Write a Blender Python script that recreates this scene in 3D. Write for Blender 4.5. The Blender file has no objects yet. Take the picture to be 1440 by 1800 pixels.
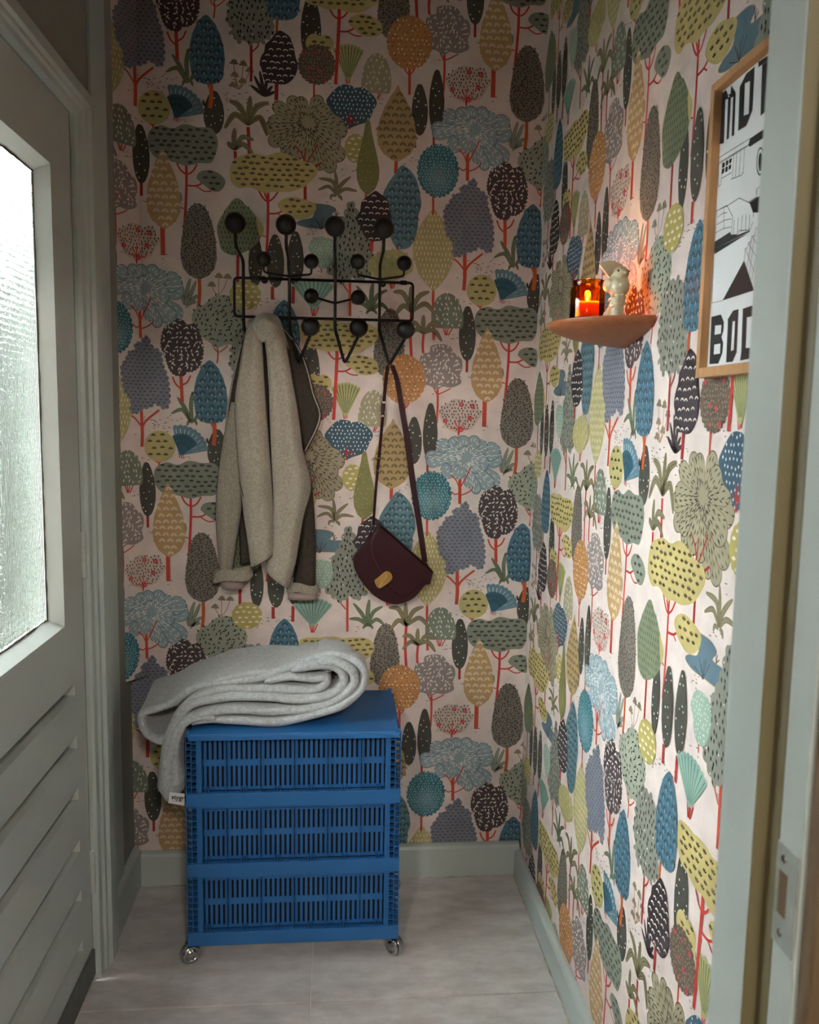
import bpy, bmesh, math, random
from mathutils import Vector, Matrix, geometry
PI = math.pi
col = bpy.context.scene.collection
sc = bpy.context.scene

# ------------------------------------------------------------------ camera
D, XR, XL, CEIL = 2.338, 0.5527, -0.5757, 2.55      # back wall, right wall, door wall, ceiling (metres)
EYE = Vector((0.0, 0.0, 1.36))
PITCH, YAW, ROLL, FPX = 0.1148, 0.087, 0.0168, 1466.0
fwd = Vector((math.sin(YAW)*math.cos(PITCH), math.cos(YAW)*math.cos(PITCH), -math.sin(PITCH)))
rgt = Vector((math.cos(YAW), -math.sin(YAW), 0)); up = rgt.cross(fwd)
r2 = rgt*math.cos(ROLL) + up*math.sin(ROLL); u2 = -rgt*math.sin(ROLL) + up*math.cos(ROLL)
cam = bpy.data.cameras.new('camera'); camo = bpy.data.objects.new('camera', cam); col.objects.link(camo)
camo.matrix_world = Matrix(((r2.x, u2.x, -fwd.x, EYE.x), (r2.y, u2.y, -fwd.y, EYE.y), (r2.z, u2.z, -fwd.z, EYE.z), (0, 0, 0, 1)))
cam.sensor_fit = 'VERTICAL'; cam.sensor_height = 36; cam.sensor_width = 28.8; cam.lens = FPX/1800*36
cam.clip_start = 0.02
cam.dof.use_dof = True; cam.dof.focus_distance = 2.1; cam.dof.aperture_fstop = 9.0
sc.camera = camo

# ------------------------------------------------------------------ sky, lamps, exposure
SKY = 100.0
world = bpy.data.worlds.new('overcast_sky'); sc.world = world; world.use_nodes = True
nt = world.node_tree; bgn = nt.nodes['Background']
tc = nt.nodes.new('ShaderNodeTexCoord'); sp = nt.nodes.new('ShaderNodeSeparateXYZ'); rp = nt.nodes.new('ShaderNodeValToRGB')
nt.links.new(tc.outputs['Generated'], sp.inputs[0]); nt.links.new(sp.outputs['Z'], rp.inputs[0])
rp.color_ramp.elements[0].color = (0.325, 0.335, 0.35, 1); rp.color_ramp.elements[1].color = (0.97, 0.985, 1.0, 1)   # overcast: zenith three times the horizon
nt.links.new(rp.outputs[0], bgn.inputs[0]); bgn.inputs[1].default_value = SKY

def lamp(name, kind, loc, power, colour, size=0.1, rot=None):
    l = bpy.data.lights.new(name, kind); l.energy = power; l.color = colour
    if kind == 'AREA': l.size = size
    else: l.shadow_soft_size = size
    o = bpy.data.objects.new(name, l); o.location = loc
    if rot: o.rotation_euler = rot
    col.objects.link(o); return o
# two warm fill lamps added high in the unseen room behind the camera
lamp('living_room_fill', 'POINT', (0.45, -1.65, 2.46), 122.0, (1.0, 0.91, 0.82), 0.14)
lamp('living_room_fill', 'POINT', (-0.75, -1.75, 2.46), 122.0, (1.0, 0.91, 0.82), 0.14)

vs = sc.view_settings
vs.view_transform = 'Standard'; vs.look = 'None'; vs.gamma = 1.0; vs.use_curve_mapping = False
vs.exposure = 0.0
sc.cycles.max_bounces = 14; sc.cycles.diffuse_bounces = 6; sc.cycles.transmission_bounces = 12; sc.cycles.transparent_max_bounces = 16
sc.cycles.use_denoising = True
sc.cycles.sample_clamp_indirect = 0.0

# ------------------------------------------------------------------ materials
def lin(c):
    f = lambda v: (v/255/12.92 if v/255 <= 0.04045 else ((v/255+0.055)/1.055)**2.4)
    return (f(c[0]), f(c[1]), f(c[2]), 1.0)
def mat(name, c, rough=0.6, metal=0.0, noise=None, bump=None, c2=None, spec=0.5, sheen=0.0, coat=0.0, stretch=(1, 1, 1)):
    m = bpy.data.materials.new(name); m.use_nodes = True
    t = m.node_tree; b = t.nodes['Principled BSDF']
    b.inputs['Base Color'].default_value = lin(c); b.inputs['Roughness'].default_value = rough; b.inputs['Metallic'].default_value = metal
    b.inputs['Specular IOR Level'].default_value = spec; b.inputs['Sheen Weight'].default_value = sheen; b.inputs['Coat Weight'].default_value = coat
    tcn = t.nodes.new('ShaderNodeTexCoord'); mp = t.nodes.new('ShaderNodeMapping'); mp.inputs['Scale'].default_value = stretch
    t.links.new(tcn.outputs['Object'], mp.inputs[0])
    if noise:
        n = t.nodes.new('ShaderNodeTexNoise'); n.inputs['Scale'].default_value = noise[0]; n.inputs['Detail'].default_value = 6; n.inputs['Roughness'].default_value = 0.65
        t.links.new(mp.outputs[0], n.inputs['Vector'])
        r = t.nodes.new('ShaderNodeValToRGB'); r.color_ramp.elements[0].position = 0.5-noise[1]; r.color_ramp.elements[1].position = 0.5+noise[1]
        r.color_ramp.elements[0].color = lin(c2 or c); r.color_ramp.elements[1].color = lin(c)
        t.links.new(n.outputs[0], r.inputs[0]); t.links.new(r.outputs[0], b.inputs['Base Color'])
    if bump:
        n = t.nodes.new('ShaderNodeTexNoise'); n.inputs['Scale'].default_value = bump[0]; n.inputs['Detail'].default_value = 4
        t.links.new(mp.outputs[0], n.inputs['Vector'])
        bp_ = t.nodes.new('ShaderNodeBump'); bp_.inputs['Strength'].default_value = bump[1]; bp_.inputs['Distance'].default_value = bump[2]
        t.links.new(n.outputs[0], bp_.inputs['Height']); t.links.new(bp_.outputs[0], b.inputs['Normal'])
    return m

M = {}
M['paint'] = mat('grey_green_paint', (184, 194, 190), 0.42, noise=(5, .3), c2=(177, 187, 183), bump=(90, .12, .002))
M['door_paint'] = mat('door_paint', (186, 191, 187), 0.4, noise=(3, .3), c2=(179, 184, 180), bump=(60, .1, .002))
M['plaster'] = mat('grey_plaster', (150, 152, 144), 0.8, noise=(4, .3), c2=(142, 144, 136), bump=(40, .2, .003))
M['room_wall'] = mat('living_room_wall', (118, 106, 88), 0.8, bump=(40, .2, .003))
M['ceiling'] = mat('ceiling_grey', (98, 98, 92), 0.8)
M['tile'] = mat('grey_concrete_tile', (214, 211, 209), 0.6, noise=(9, .16), c2=(182, 178, 175), bump=(120, .12, .001), stretch=(1, 2.2, 1))
M['wood_floor'] = mat('dark_wood_floor', (66, 52, 40), 0.5, noise=(6, .3), c2=(50, 38, 29), stretch=(8, 1, 1))
M['grout'] = mat('light_grout', (224, 216, 208), 0.9)
M['caulk'] = mat('white_caulk', (205, 196, 188), 0.7, noise=(30, .2), c2=(150, 140, 130))
M['rubber'] = mat('black_rubber', (14, 14, 14), 0.8)
M['blue'] = mat('blue_plastic', (38, 101, 160), 0.5, noise=(6, .3), c2=(35, 94, 152), bump=(300, .05, .001), spec=.4)
M['chrome'] = mat('chrome', (205, 205, 205), 0.12, 1.0, noise=(25, .3), c2=(150, 150, 150))
M['brushed'] = mat('worn_steel', (190, 188, 184), 0.32, 1.0, noise=(40, .2), c2=(120, 118, 114))
M['blackmetal'] = mat('black_wire', (15, 15, 16), 0.38, spec=.4)
M['blackball'] = mat('black_painted_wood', (17, 17, 19), 0.42, spec=.5)
M['wool'] = mat('taupe_wool', (172, 164, 151), 0.95, noise=(170, .2), c2=(136, 128, 117), bump=(350, .35, .002), sheen=.25, spec=.1)
M['wool_dark'] = mat('inside_shaded_wool', (82, 76, 68), 0.95, noise=(170, .2), c2=(62, 57, 51), bump=(350, .3, .002), spec=.1)  # darker taupe wool: coat inside, and right sleeve with its shade in the colour
M['satin'] = mat('mauve_cuff_lining', (150, 130, 128), 0.5)
M['blanket'] = mat('grey_wool_blanket', (186, 190, 193), 0.97, noise=(120, .22), c2=(150, 154, 157), bump=(260, .5, .003), sheen=.3, spec=.08)
M['shade_cloth'] = mat('crate_shade_cloth', (26, 28, 34), 0.95, noise=(40, .3), c2=(16, 17, 22), bump=(90, .5, .004))  # charcoal for the crate filler, deep shade put into the colour
M['labelcloth'] = mat('white_label_cloth', (216, 216, 218), 0.8)
M['ink'] = mat('black_ink', (22, 22, 24), 0.7)
M['leather'] = mat('burgundy_leather', (54, 18, 25), 0.42, noise=(20, .3), c2=(46, 15, 21), bump=(220, .12, .001), spec=.25)
M['stitch'] = mat('burgundy_thread', (104, 48, 54), 0.7)
M['gold'] = mat('brushed_gold', (232, 190, 110), 0.34, 1.0, noise=(60, .3), c2=(214, 168, 92), stretch=(1, 1, 6))
M['oak'] = mat('pale_oak', (196, 152, 106), 0.55, noise=(14, .25), c2=(176, 130, 84), stretch=(14, 14, 1.2), bump=(60, .1, .001))
M['cherry'] = mat('warm_wood_shelf', (168, 100, 58), 0.5, noise=(16, .28), c2=(142, 80, 44), stretch=(8, 1.5, 14), bump=(60, .1, .001))
M['ceramic'] = mat('cream_ceramic', (206, 196, 166), 0.32, noise=(30, .25), c2=(188, 176, 144), spec=.5)
M['ceramic_dark'] = mat('dark_glaze', (36, 30, 24), 0.4)
M['wax'] = mat('candle_wax', (236, 190, 140), 0.5)
w_ = M['wax'].node_tree.nodes['Principled BSDF']; w_.inputs['Subsurface Weight'].default_value = .7; w_.inputs['Subsurface Radius'].default_value = (.02, .01, .005); w_.inputs['Subsurface Scale'].default_value = 1.0
M['paper'] = mat('poster_paper', (218, 220, 222), 0.7)
M['wood_edge'] = mat('worn_brown_wood', (120, 98, 72), 0.7, noise=(8, .25), c2=(98, 78, 56), stretch=(6, 6, 1))
M['hedge'] = mat('added_hedge_leaves', (30, 31, 16), 0.9, noise=(14, .3), c2=(14, 16, 7), bump=(60, 1.0, .03))  # leaves of the added hedges, kept near black to dim the pane
M['grass'] = mat('outside_paving', (74, 72, 68), 0.9, noise=(3, .3), c2=(60, 59, 56))

def emit(name, c, s):
    m = bpy.data.materials.new(name); m.use_nodes = True; t = m.node_tree; t.nodes.remove(t.nodes['Principled BSDF'])
    e = t.nodes.new('ShaderNodeEmission'); e.inputs[0].default_value = lin(c); e.inputs[1].default_value = s
    t.links.new(e.outputs[0], t.nodes['Material Output'].inputs[0]); return m
M['flame'] = emit('candle_flame', (255, 196, 96), 45.0)

def amber():
    m = bpy.data.materials.new('amber_glass'); m.use_nodes = True; t = m.node_tree; t.nodes.remove(t.nodes['Principled BSDF'])
    tr = t.nodes.new('ShaderNodeBsdfTransparent'); tr.inputs[0].default_value = (0.96, 0.50, 0.13, 1)
    gl = t.nodes.new('ShaderNodeBsdfGlossy'); gl.inputs['Roughness'].default_value = 0.04
    fr = t.nodes.new('ShaderNodeFresnel'); fr.inputs[0].default_value = 1.38
    mx = t.nodes.new('ShaderNodeMixShader'); t.links.new(fr.outputs[0], mx.inputs[0]); t.links.new(tr.outputs[0], mx.inputs[1]); t.links.new(gl.outputs[0], mx.inputs[2])
    t.links.new(mx.outputs[0], t.nodes['Material Output'].inputs[0]); return m
M['amber'] = amber()

def obscured():                                     # textured cathedral glass: rough refraction with a fine ribbed grid
    m = bpy.data.materials.new('obscured_glass'); m.use_nodes = True; t = m.node_tree; t.nodes.remove(t.nodes['Principled BSDF'])
    g = t.nodes.new('ShaderNodeBsdfGlass'); g.inputs['Color'].default_value = (0.93, 0.97, 0.95, 1); g.inputs['Roughness'].default_value = 0.17; g.inputs['IOR'].default_value = 1.45
    tcn = t.nodes.new('ShaderNodeTexCoord')
    w1 = t.nodes.new('ShaderNodeTexWave'); w1.bands_direction = 'Z'; w1.inputs['Scale'].default_value = 26; w1.inputs['Distortion'].default_value = 1.2; w1.inputs['Detail'].default_value = 1
    w2 = t.nodes.new('ShaderNodeTexWave'); w2.bands_direction = 'Y'; w2.inputs['Scale'].default_value = 40; w2.inputs['Distortion'].default_value = 1.5
    n = t.nodes.new('ShaderNodeTexNoise'); n.inputs['Scale'].default_value = 240
    a = t.nodes.new('ShaderNodeMath'); a.operation = 'ADD'; a2 = t.nodes.new('ShaderNodeMath'); a2.operation = 'ADD'
    for q in (w1, w2, n): t.links.new(tcn.outputs['Object'], q.inputs['Vector'])
    t.links.new(w1.outputs['Fac'], a.inputs[0]); t.links.new(w2.outputs['Fac'], a.inputs[1]); t.links.new(a.outputs[0], a2.inputs[0]); t.links.new(n.outputs[0], a2.inputs[1])
    b = t.nodes.new('ShaderNodeBump'); b.inputs['Strength'].default_value = 0.6; b.inputs['Distance'].default_value = 0.0018
    t.links.new(a2.outputs[0], b.inputs['Height']); t.links.new(b.outputs[0], g.inputs['Normal'])
    t.links.new(g.outputs[0], t.nodes['Material Output'].inputs[0]); return m
M['obscured'] = obscured()

def printed(name, rough=0.62):                      # flat print: ink colours are stored per face corner, paper grain and wash from noise
    m = mat(name, (220, 210, 204), rough, bump=(420, .1, .0006), spec=.35); t = m.node_tree; b = t.nodes['Principled BSDF']
    at = t.nodes.new('ShaderNodeAttribute'); at.attribute_name = 'ink'
    n = t.nodes.new('ShaderNodeTexNoise'); n.inputs['Scale'].default_value = 22; n.inputs['Detail'].default_value = 5
    tcn = t.nodes.new('ShaderNodeTexCoord'); t.links.new(tcn.outputs['Object'], n.inputs['Vector'])
    r = t.nodes.new('ShaderNodeValToRGB'); r.color_ramp.elements[0].position = .3; r.color_ramp.elements[1].position = .7
    r.color_ramp.elements[0].color = (.86, .86, .87, 1); r.color_ramp.elements[1].color = (1.04, 1.03, 1.02, 1)
    mx = t.nodes.new('ShaderNodeMix'); mx.data_type = 'RGBA'; mx.blend_type = 'MULTIPLY'; mx.inputs['Factor'].default_value = 1.0
    t.links.new(n.outputs[0], r.inputs[0]); t.links.new(at.outputs['Color'], mx.inputs['A']); t.links.new(r.outputs[0], mx.inputs['B'])
    t.links.new(mx.outputs['Result'], b.inputs['Base Color']); return m
M['olive'] = mat('jamb_shade_olive', (120, 112, 82), 0.5, noise=(12, .3), c2=(104, 96, 68), stretch=(1, 1, .2))  # jamb paint turned olive, the shade of the step put into the colour
M['print'] = printed('printed_wallpaper')

# ------------------------------------------------------------------ builders
class B:
    def __init__(s): s.v = []; s.f = []
    def add(s, v, f):
        o = len(s.v); s.v += [tuple(p) for p in v]; s.f += [tuple(i+o for i in q) for q in f]; return s
    def box(s, a, b):
        x0, y0, z0 = a; x1, y1, z1 = b
        return s.add([(x0,y0,z0),(x1,y0,z0),(x1,y1,z0),(x0,y1,z0),(x0,y0,z1),(x1,y0,z1),(x1,y1,z1),(x0,y1,z1)],
                     [(0,3,2,1),(4,5,6,7),(0,1,5,4),(1,2,6,5),(2,3,7,6),(3,0,4,7)])
    def prism(s, poly, fn, d0, d1, tri=False):        # poly 2-D, fn(p, d) -> xyz
        n = len(poly); v = [fn(p, d0) for p in poly] + [fn(p, d1) for p in poly]
        f = [(i, (i+1) % n, n+(i+1) % n, n+i) for i in range(n)]
        if tri:
            t = geometry.tessellate_polygon([[Vector((p[0], p[1], 0)) for p in poly]])
            f += [tuple(reversed(q)) for q in t] + [tuple(i+n for i in q) for q in t]
        else: f += [tuple(range(n))[::-1], tuple(range(n, 2*n))]
        return s.add(v, f)
    def tube(s, pts, r, seg=10, cap=True, flat=None):  # flat=(width vector, half width, half thickness) gives a strap
        pts = [Vector(p) for p in pts]; n = len(pts); v = []
        rad = r if isinstance(r, (list, tuple)) else [r]*n
        ref = None
        for i, p in enumerate(pts):
            t = (pts[min(i+1, n-1)] - pts[max(i-1, 0)]).normalized()
            if ref is None:
                a = Vector((0, 0, 1)) if abs(t.z) < .9 else Vector((0, 1, 0)); ref = (a - t*a.dot(t)).normalized()
            else: ref = (ref - t*ref.dot(t)).normalized()
            b = t.cross(ref)
            for k in range(seg):
                an = 2*PI*k/seg; v.append(p + ref*(math.cos(an)*rad[i]) + b*(math.sin(an)*rad[i]))
        f = [(i*seg+k, i*seg+(k+1) % seg, (i+1)*seg+(k+1) % seg, (i+1)*seg+k) for i in range(n-1) for k in range(seg)]
        if cap: f += [tuple(range(seg))[::-1], tuple((n-1)*seg+k for k in range(seg))]
        return s.add(v, f)
    def strap(s, pts, wdir, hw, ht):
        pts = [Vector(p) for p in pts]; n = len(pts); v = []
        hws = hw if isinstance(hw, (list, tuple)) else [hw]*n
        for i, p in enumerate(pts):
            t = (pts[min(i+1, n-1)] - pts[max(i-1, 0)]).normalized()
            w = Vector(wdir[i] if isinstance(wdir, list) else wdir); w = (w - t*w.dot(t)).normalized(); nn = t.cross(w)
            for a, b in ((-1, -1), (1, -1), (1, 1), (-1, 1)): v.append(p + w*hws[i]*a + nn*ht*b)
        f = [(i*4+k, i*4+(k+1) % 4, (i+1)*4+(k+1) % 4, (i+1)*4+k) for i in range(n-1) for k in range(4)] + [(3, 2, 1, 0), tuple((n-1)*4+k for k in range(4))]
        return s.add(v, f)
    def lathe(s, prof, c=(0, 0, 0), ax=None, seg=24):   # prof (r, h) along axis
        c = Vector(c); a = Vector(ax or (0, 0, 1)).normalized(); h = Vector((1, 0, 0)) if abs(a.x) < .9 else Vector((0, 1, 0))
        e1 = (h - a*h.dot(a)).normalized(); e2 = a.cross(e1); v = []; n = len(prof)
        for r, z in prof:
            for k in range(seg):
                an = 2*PI*k/seg; v.append(c + a*z + e1*(r*math.cos(an)) + e2*(r*math.sin(an)))
        f = [(i*seg+k, i*seg+(k+1) % seg, (i+1)*seg+(k+1) % seg, (i+1)*seg+k) for i in range(n-1) for k in range(seg)]
        if prof[0][0] > 0: f.append(tuple(range(seg))[::-1])
        if prof[-1][0] > 0: f.append(tuple((n-1)*seg+k for k in range(seg)))
        return s.add(v, f)
    def ball(s, c, r, seg=20, sc3=(1, 1, 1), rot=None):
        c = Vector(c); v = []; rings = seg//2; R = rot or Matrix.Identity(3)
        for i in range(rings+1):
            th = PI*i/rings
            for k in range(seg):
                an = 2*PI*k/seg; q = Vector((math.sin(th)*math.cos(an)*sc3[0], math.sin(th)*math.sin(an)*sc3[1], math.cos(th)*sc3[2]))*r
                v.append(c + R @ q)
        return s.add(v, [(i*seg+k, (i+1)*seg+k, (i+1)*seg+(k+1) % seg, i*seg+(k+1) % seg) for i in range(rings) for k in range(seg)])
    def grid(s, rows):
        n = len(rows[0]); v = [p for r in rows for p in r]
        return s.add(v, [(i*n+k, i*n+k+1, (i+1)*n+k+1, (i+1)*n+k) for i in range(len(rows)-1) for k in range(n-1)])
    def build(s, name, m, parent=None, smooth=True, bevel=0, solid=0, sub=0, remesh=0, off=-1, angle=.7, merge=False):
        me = bpy.data.meshes.new(name); me.from_pydata(s.v, [], s.f)
        bm = bmesh.new(); bm.from_mesh(me)
        if merge or True: bmesh.ops.remove_doubles(bm, verts=bm.verts, dist=1e-6)
        bmesh.ops.recalc_face_normals(bm, faces=bm.faces); bm.to_mesh(me); bm.free()
        me.materials.append(m)
        if smooth:
            me.polygons.foreach_set('use_smooth', [True]*len(me.polygons))
            if not (remesh or sub): me.set_sharp_from_angle(angle=angle)
        o = bpy.data.objects.new(name, me); col.objects.link(o)
        if remesh:
            d = o.modifiers.new('remesh', 'REMESH'); d.mode = 'VOXEL'; d.voxel_size = remesh; d.use_smooth_shade = True
            d = o.modifiers.new('smooth', 'SMOOTH'); d.iterations = 3
        if solid:
            d = o.modifiers.new('thickness', 'SOLIDIFY'); d.thickness = solid; d.offset = off
        if bevel:
            d = o.modifiers.new('bevel', 'BEVEL'); d.width = bevel; d.segments = 2; d.limit_method = 'ANGLE'; d.angle_limit = .6
        if sub:
            d = o.modifiers.new('sub', 'SUBSURF'); d.levels = sub; d.render_levels = sub
        if parent: o.parent = parent; o.matrix_parent_inverse = parent.matrix_world.inverted()
        return o
def tag(o, label=None, cat=None, group=None, kind=None):
    for k, v in (('label', label), ('category', cat), ('group', group), ('kind', kind)):
        if v: o[k] = v
    return o
def thing(name, loc, label, cat, group=None):
    o = bpy.data.objects.new(name, None); o.empty_display_size = .05; o.location = loc; col.objects.link(o); o.matrix_world = Matrix.Translation(loc)
    return tag(o, label, cat, group)
def catmull(pts, n):
    P = [Vector(p) for p in pts]; out = []
    for i in range(len(P)-1):
        a, b, c, d = P[max(i-1, 0)], P[i], P[i+1], P[min(i+2, len(P)-1)]
        for k in range(n):
            t = k/n; out.append(.5*((2*b) + (c-a)*t + (2*a-5*b+4*c-d)*t*t + (3*b-a-3*c+d)*t**3))
    return out + [P[-1]]
def closed(pts, n):
    P = [Vector(p) for p in pts]; m = len(P); out = []
    for i in range(m):
        a, b, c, d = P[i-1], P[i], P[(i+1) % m], P[(i+2) % m]
        for k in range(n):
            t = k/n; out.append(.5*((2*b) + (c-a)*t + (2*a-5*b+4*c-d)*t*t + (3*b-a-3*c+d)*t**3))
    return out
def resample(pts, n):
    P = [Vector(p) for p in pts]; L = [0]
    for a, b in zip(P, P[1:]): L.append(L[-1]+(b-a).length)
    out = []; j = 0
    for i in range(n):
        s = L[-1]*i/(n-1)
        while j < len(P)-2 and L[j+1] < s: j += 1
        t = (s-L[j])/max(L[j+1]-L[j], 1e-9); out.append(P[j].lerp(P[j+1], min(max(t, 0), 1)))
    return out
# ------------------------------------------------------------------ the room
WT = .12
def structure(b, name, m, parent=None, **k): return tag(b.build(name, m, parent, **k), kind='structure' if parent is None else None)
DY0, DY1, DZ = 1.00, 1.915, 1.99                       # door opening in the left wall
wb = structure(B().box((XL-WT, D+.0006, 0), (XR+WT, D+WT, CEIL)), 'wall_back', M['plaster'], smooth=False)
wr = structure(B().box((XR+.0006, .59, 0), (XR+WT, D, CEIL)), 'wall_right', M['plaster'], smooth=False)
wl = B().box((XL-WT, DY1+.004, 0), (XL, D, CEIL)).box((XL-WT, .59, 0), (XL, DY0-.004, CEIL)).box((XL-WT, DY0-.004, DZ+.004), (XL, DY1+.004, CEIL))
wl = structure(wl, 'wall_left', M['plaster'], smooth=False)
# doorway wall between the photographer and the lobby
JX, JY0, JY1, JL = .3535, .645, .705, -.47
wf = B().box((JX+.03, .60, 0), (XR, .70, CEIL)).box((XL, .60, 0), (JL, .70, CEIL)).box((JL, .60, 1.94), (JX+.03, .70, CEIL))
structure(wf, 'wall_front', M['plaster'], smooth=False)
# room behind the camera
rm = B().box((-2.1, -2.6, 0), (-2.0, .59, CEIL)).box((2.0, -2.6, 0), (2.1, .59, CEIL)).box((-2.1, -2.7, 0), (2.1, -2.6, CEIL)).box((-2.0, .50, 0), (XL-WT, .59, CEIL)).box((XR+WT, .50, 0), (2.0, .59, CEIL))
structure(rm, 'wall_rear', M['room_wall'], smooth=False)
structure(B().box((-2.1, -2.7, CEIL), (2.1, D+WT, CEIL+.1)), 'ceiling', M['ceiling'], smooth=False)
fl = structure(B().box((-2.1, .6, -.12), (2.1, D+WT, -.004)), 'floor', M['grout'], smooth=False)
structure(B().box((-2.1, -2.7, -.12), (2.1, .6, 0)), 'floor_rear', M['wood_floor'], smooth=False)
xs = [-1.855, -1.255, -.655, -.055, .545, 1.145, 1.745]; ys = [.61, 1.21, 1.81, 2.41]
g = .0018
for i in range(len(xs)-1):
    for j in range(len(ys)-1):
        x0, x1, y0, y1 = xs[i]+g, xs[i+1]-g, ys[j]+g, min(ys[j+1]-g, D)
        if ys[j] >= .6: x0, x1 = max(x0, XL-.008), min(x1, XR)
        if x1-x0 < .05: continue
        B().box((x0, y0, -.004), (x1, y1, 0)).build('tile', M['tile'], fl, smooth=False, bevel=.0008)
structure(B().box((-14, -6, -.25), (XL-WT, 10, -.2)), 'ground', M['grass'], smooth=False)

hb = B(); rh = random.Random(9)
rows2 = []
for i in range(80):
    y = -5+7.5*i/79; r = []
    for k in range(16):
        t = k/15
        if t < .42: x, z = -3.3, -.2+1.95*t/.42
        elif t < .58: x, z = -3.3-.7*(t-.42)/.16, 1.75
        else: x, z = -4.0, 1.75-1.95*(t-.58)/.42
        r.append(Vector((x+rh.uniform(-.05, .05), y, z+rh.uniform(-.06, .06))))
    rows2.append(r)
h2 = B().grid(rows2).build('added_hedge', M['hedge'])  # added to block low sky light on its way to the pane
tag(h2, 'lower hedge added outside to cut low sky light at the door glass', 'hedge')
rows = []
for i in range(60):
    x = XL-WT-.35-5.5*i/59; r = []
    for k in range(22):
        t = k/21
        if t < .42: y, z = 2.62, -.2+2.2*t/.42
        elif t < .58: y, z = 2.62+.7*(t-.42)/.16, 2.0
        else: y, z = 3.32, 2.0-2.2*(t-.58)/.42
        r.append(Vector((x, y+rh.uniform(-.05, .05), z+rh.uniform(-.06, .06))))
    rows.append(r)
hedge = hb.grid(rows).build('added_hedge', M['hedge'])  # added so that the pane looks darker from the camera
tag(hedge, 'dark green hedge added outside to dim the view through the door glass', 'hedge')

# ---- trim: skirting boards, caulk, chamfered skirting top
def skirting(name, a, b, h, t, nrm):
    a, b, nrm = Vector(a), Vector(b), Vector(nrm); d = b-a
    prof = [(0, 0), (t, 0), (t, h-.012), (t-.004, h-.004), (t*.35, h), (0, h)]
    return structure(B().prism(prof, lambda p, s: a + d*s + nrm*p[0] + Vector((0, 0, p[1])), 0, 1), name, M['paint'], smooth=False, bevel=.0015)
SK = .02
skr = skirting('baseboard_right', (XR, .705, 0), (XR, D-SK*.2, 0), .083, SK, (-1, 0, 0))
skb = skirting('baseboard_back', (XL+.02, D, 0), (XR-SK*.2, D, 0), .1, SK, (0, -1, 0))
skl = skirting('baseboard_left', (XL, 2.05, 0), (XL, D-SK*.8, 0), .12, SK, (1, 0, 0))
rnd = random.Random(4)
def bead(name, a, b, n, par):
    pts = [Vector(a).lerp(Vector(b), i/n) + Vector((rnd.uniform(-.001, .001), rnd.uniform(-.001, .001), 0)) for i in range(n+1)]
    return B().tube(pts, [rnd.uniform(.0012, .0034) for _ in pts], 6).build(name, M['caulk'], par)
bead('caulk_line', (XR-SK-.001, .75, .0005), (XR-SK-.001, D-SK, .0005), 90, skr)
bead('caulk_line', (-.5, D-SK-.001, .0005), (XR-SK, D-SK-.001, .0005), 50, skb)

# ---- door casing (moulded) and flat board beside it
cas = [(0, 0), (.010, 0), (.016, .006), (.016, .03), (.022, .038), (.022, .052), (.030, .06), (.030, .108), (.026, .114), (.012, .118), (.012, .136), (0, .136)]
dc = B()
c0 = DY1+.006
def casing(b, w, z1):
    ring = []
    def at(o, p, z): return Vector((XL + p[0], o, z))
    n = len(cas); V = []
    paths = [lambda p: Vector((XL+p[0], DY0-.006-p[1], 0)), lambda p: Vector((XL+p[0], DY0-.006-p[1], z1+p[1]*w)), lambda p: Vector((XL+p[0], c0+p[1], z1+p[1]*w)), lambda p: Vector((XL+p[0], c0+p[1], 0))]
    for fn in paths: V += [fn(p) for p in cas]
    F = [(k*n+i, k*n+(i+1) % n, (k+1)*n+(i+1) % n, (k+1)*n+i) for k in range(3) for i in range(n)] + [tuple(range(n)), tuple(3*n+i for i in range(n))]
    b.add(V, F)
casing(dc, .5, DZ+.003)
structure(dc, 'trim_1', M['paint'], smooth=False, bevel=.0012)
structure(B().box((XL, 2.06, .12), (XL+.009, 2.186, CEIL)), 'trim_2', M['paint'], smooth=False, bevel=.002)

# ---- the front door, its glazing, grooves, hinges and weather bar
PY0, PY1, PZ0, PZ1 = 1.125, 1.786, .903, 1.848        # outer edge of the splayed glazing bead
GR = [.748, .627, .506, .383, .264, .142]
XF = XL + .001
dr = B()
def dquad(y0, y1, z0, z1): dr.add([(XF, y0, z0), (XF, y1, z0), (XF, y1, z1), (XF, y0, z1)], [(0, 1, 2, 3)])
y0, y1, z0, z1 = DY0+.002, DY1-.003, .088, DZ-.002
dquad(y0, y1, PZ1, z1); dquad(y0, PY0, z0, PZ1); dquad(PY1, y1, z0, PZ1)
GY0, GY1 = 1.07, 1.842
dquad(PY0, PY1, GR[0]+.02, PZ0)
dr.v = dr.v; zc = z0
dr2 = B(); last = GR[0]+.02
GH, GD = .028, .030
dr = B()
dquad(y0, y1, PZ1, z1); dquad(y0, GY0, z0, PZ1); dquad(GY1, y1, z0, PZ1)
dquad(GY0, PY0, PZ0, PZ1); dquad(PY1, GY1, PZ0, PZ1)
top = PZ0
for gz in GR:
    dquad(GY0, GY1, gz+GH/2, top); top = gz-GH/2
    a, b_, c_ = gz+GH/2, gz-GH/2, gz-GH*.40
    for (yy0, yy1, k0, k1) in ((GY0, GY1, .0, .0),):
        ym0, ym1 = yy0+.012, yy1-.012
        dr.add([(XF, yy0, a), (XF, yy1, a), (XF-GD, ym1, c_), (XF-GD, ym0, c_), (XF, yy0, b_), (XF, yy1, b_)], [(0, 1, 2, 3), (3, 2, 5, 4), (0, 3, 4), (1, 5, 2)])
dquad(GY0, GY1, z0, top)
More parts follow.
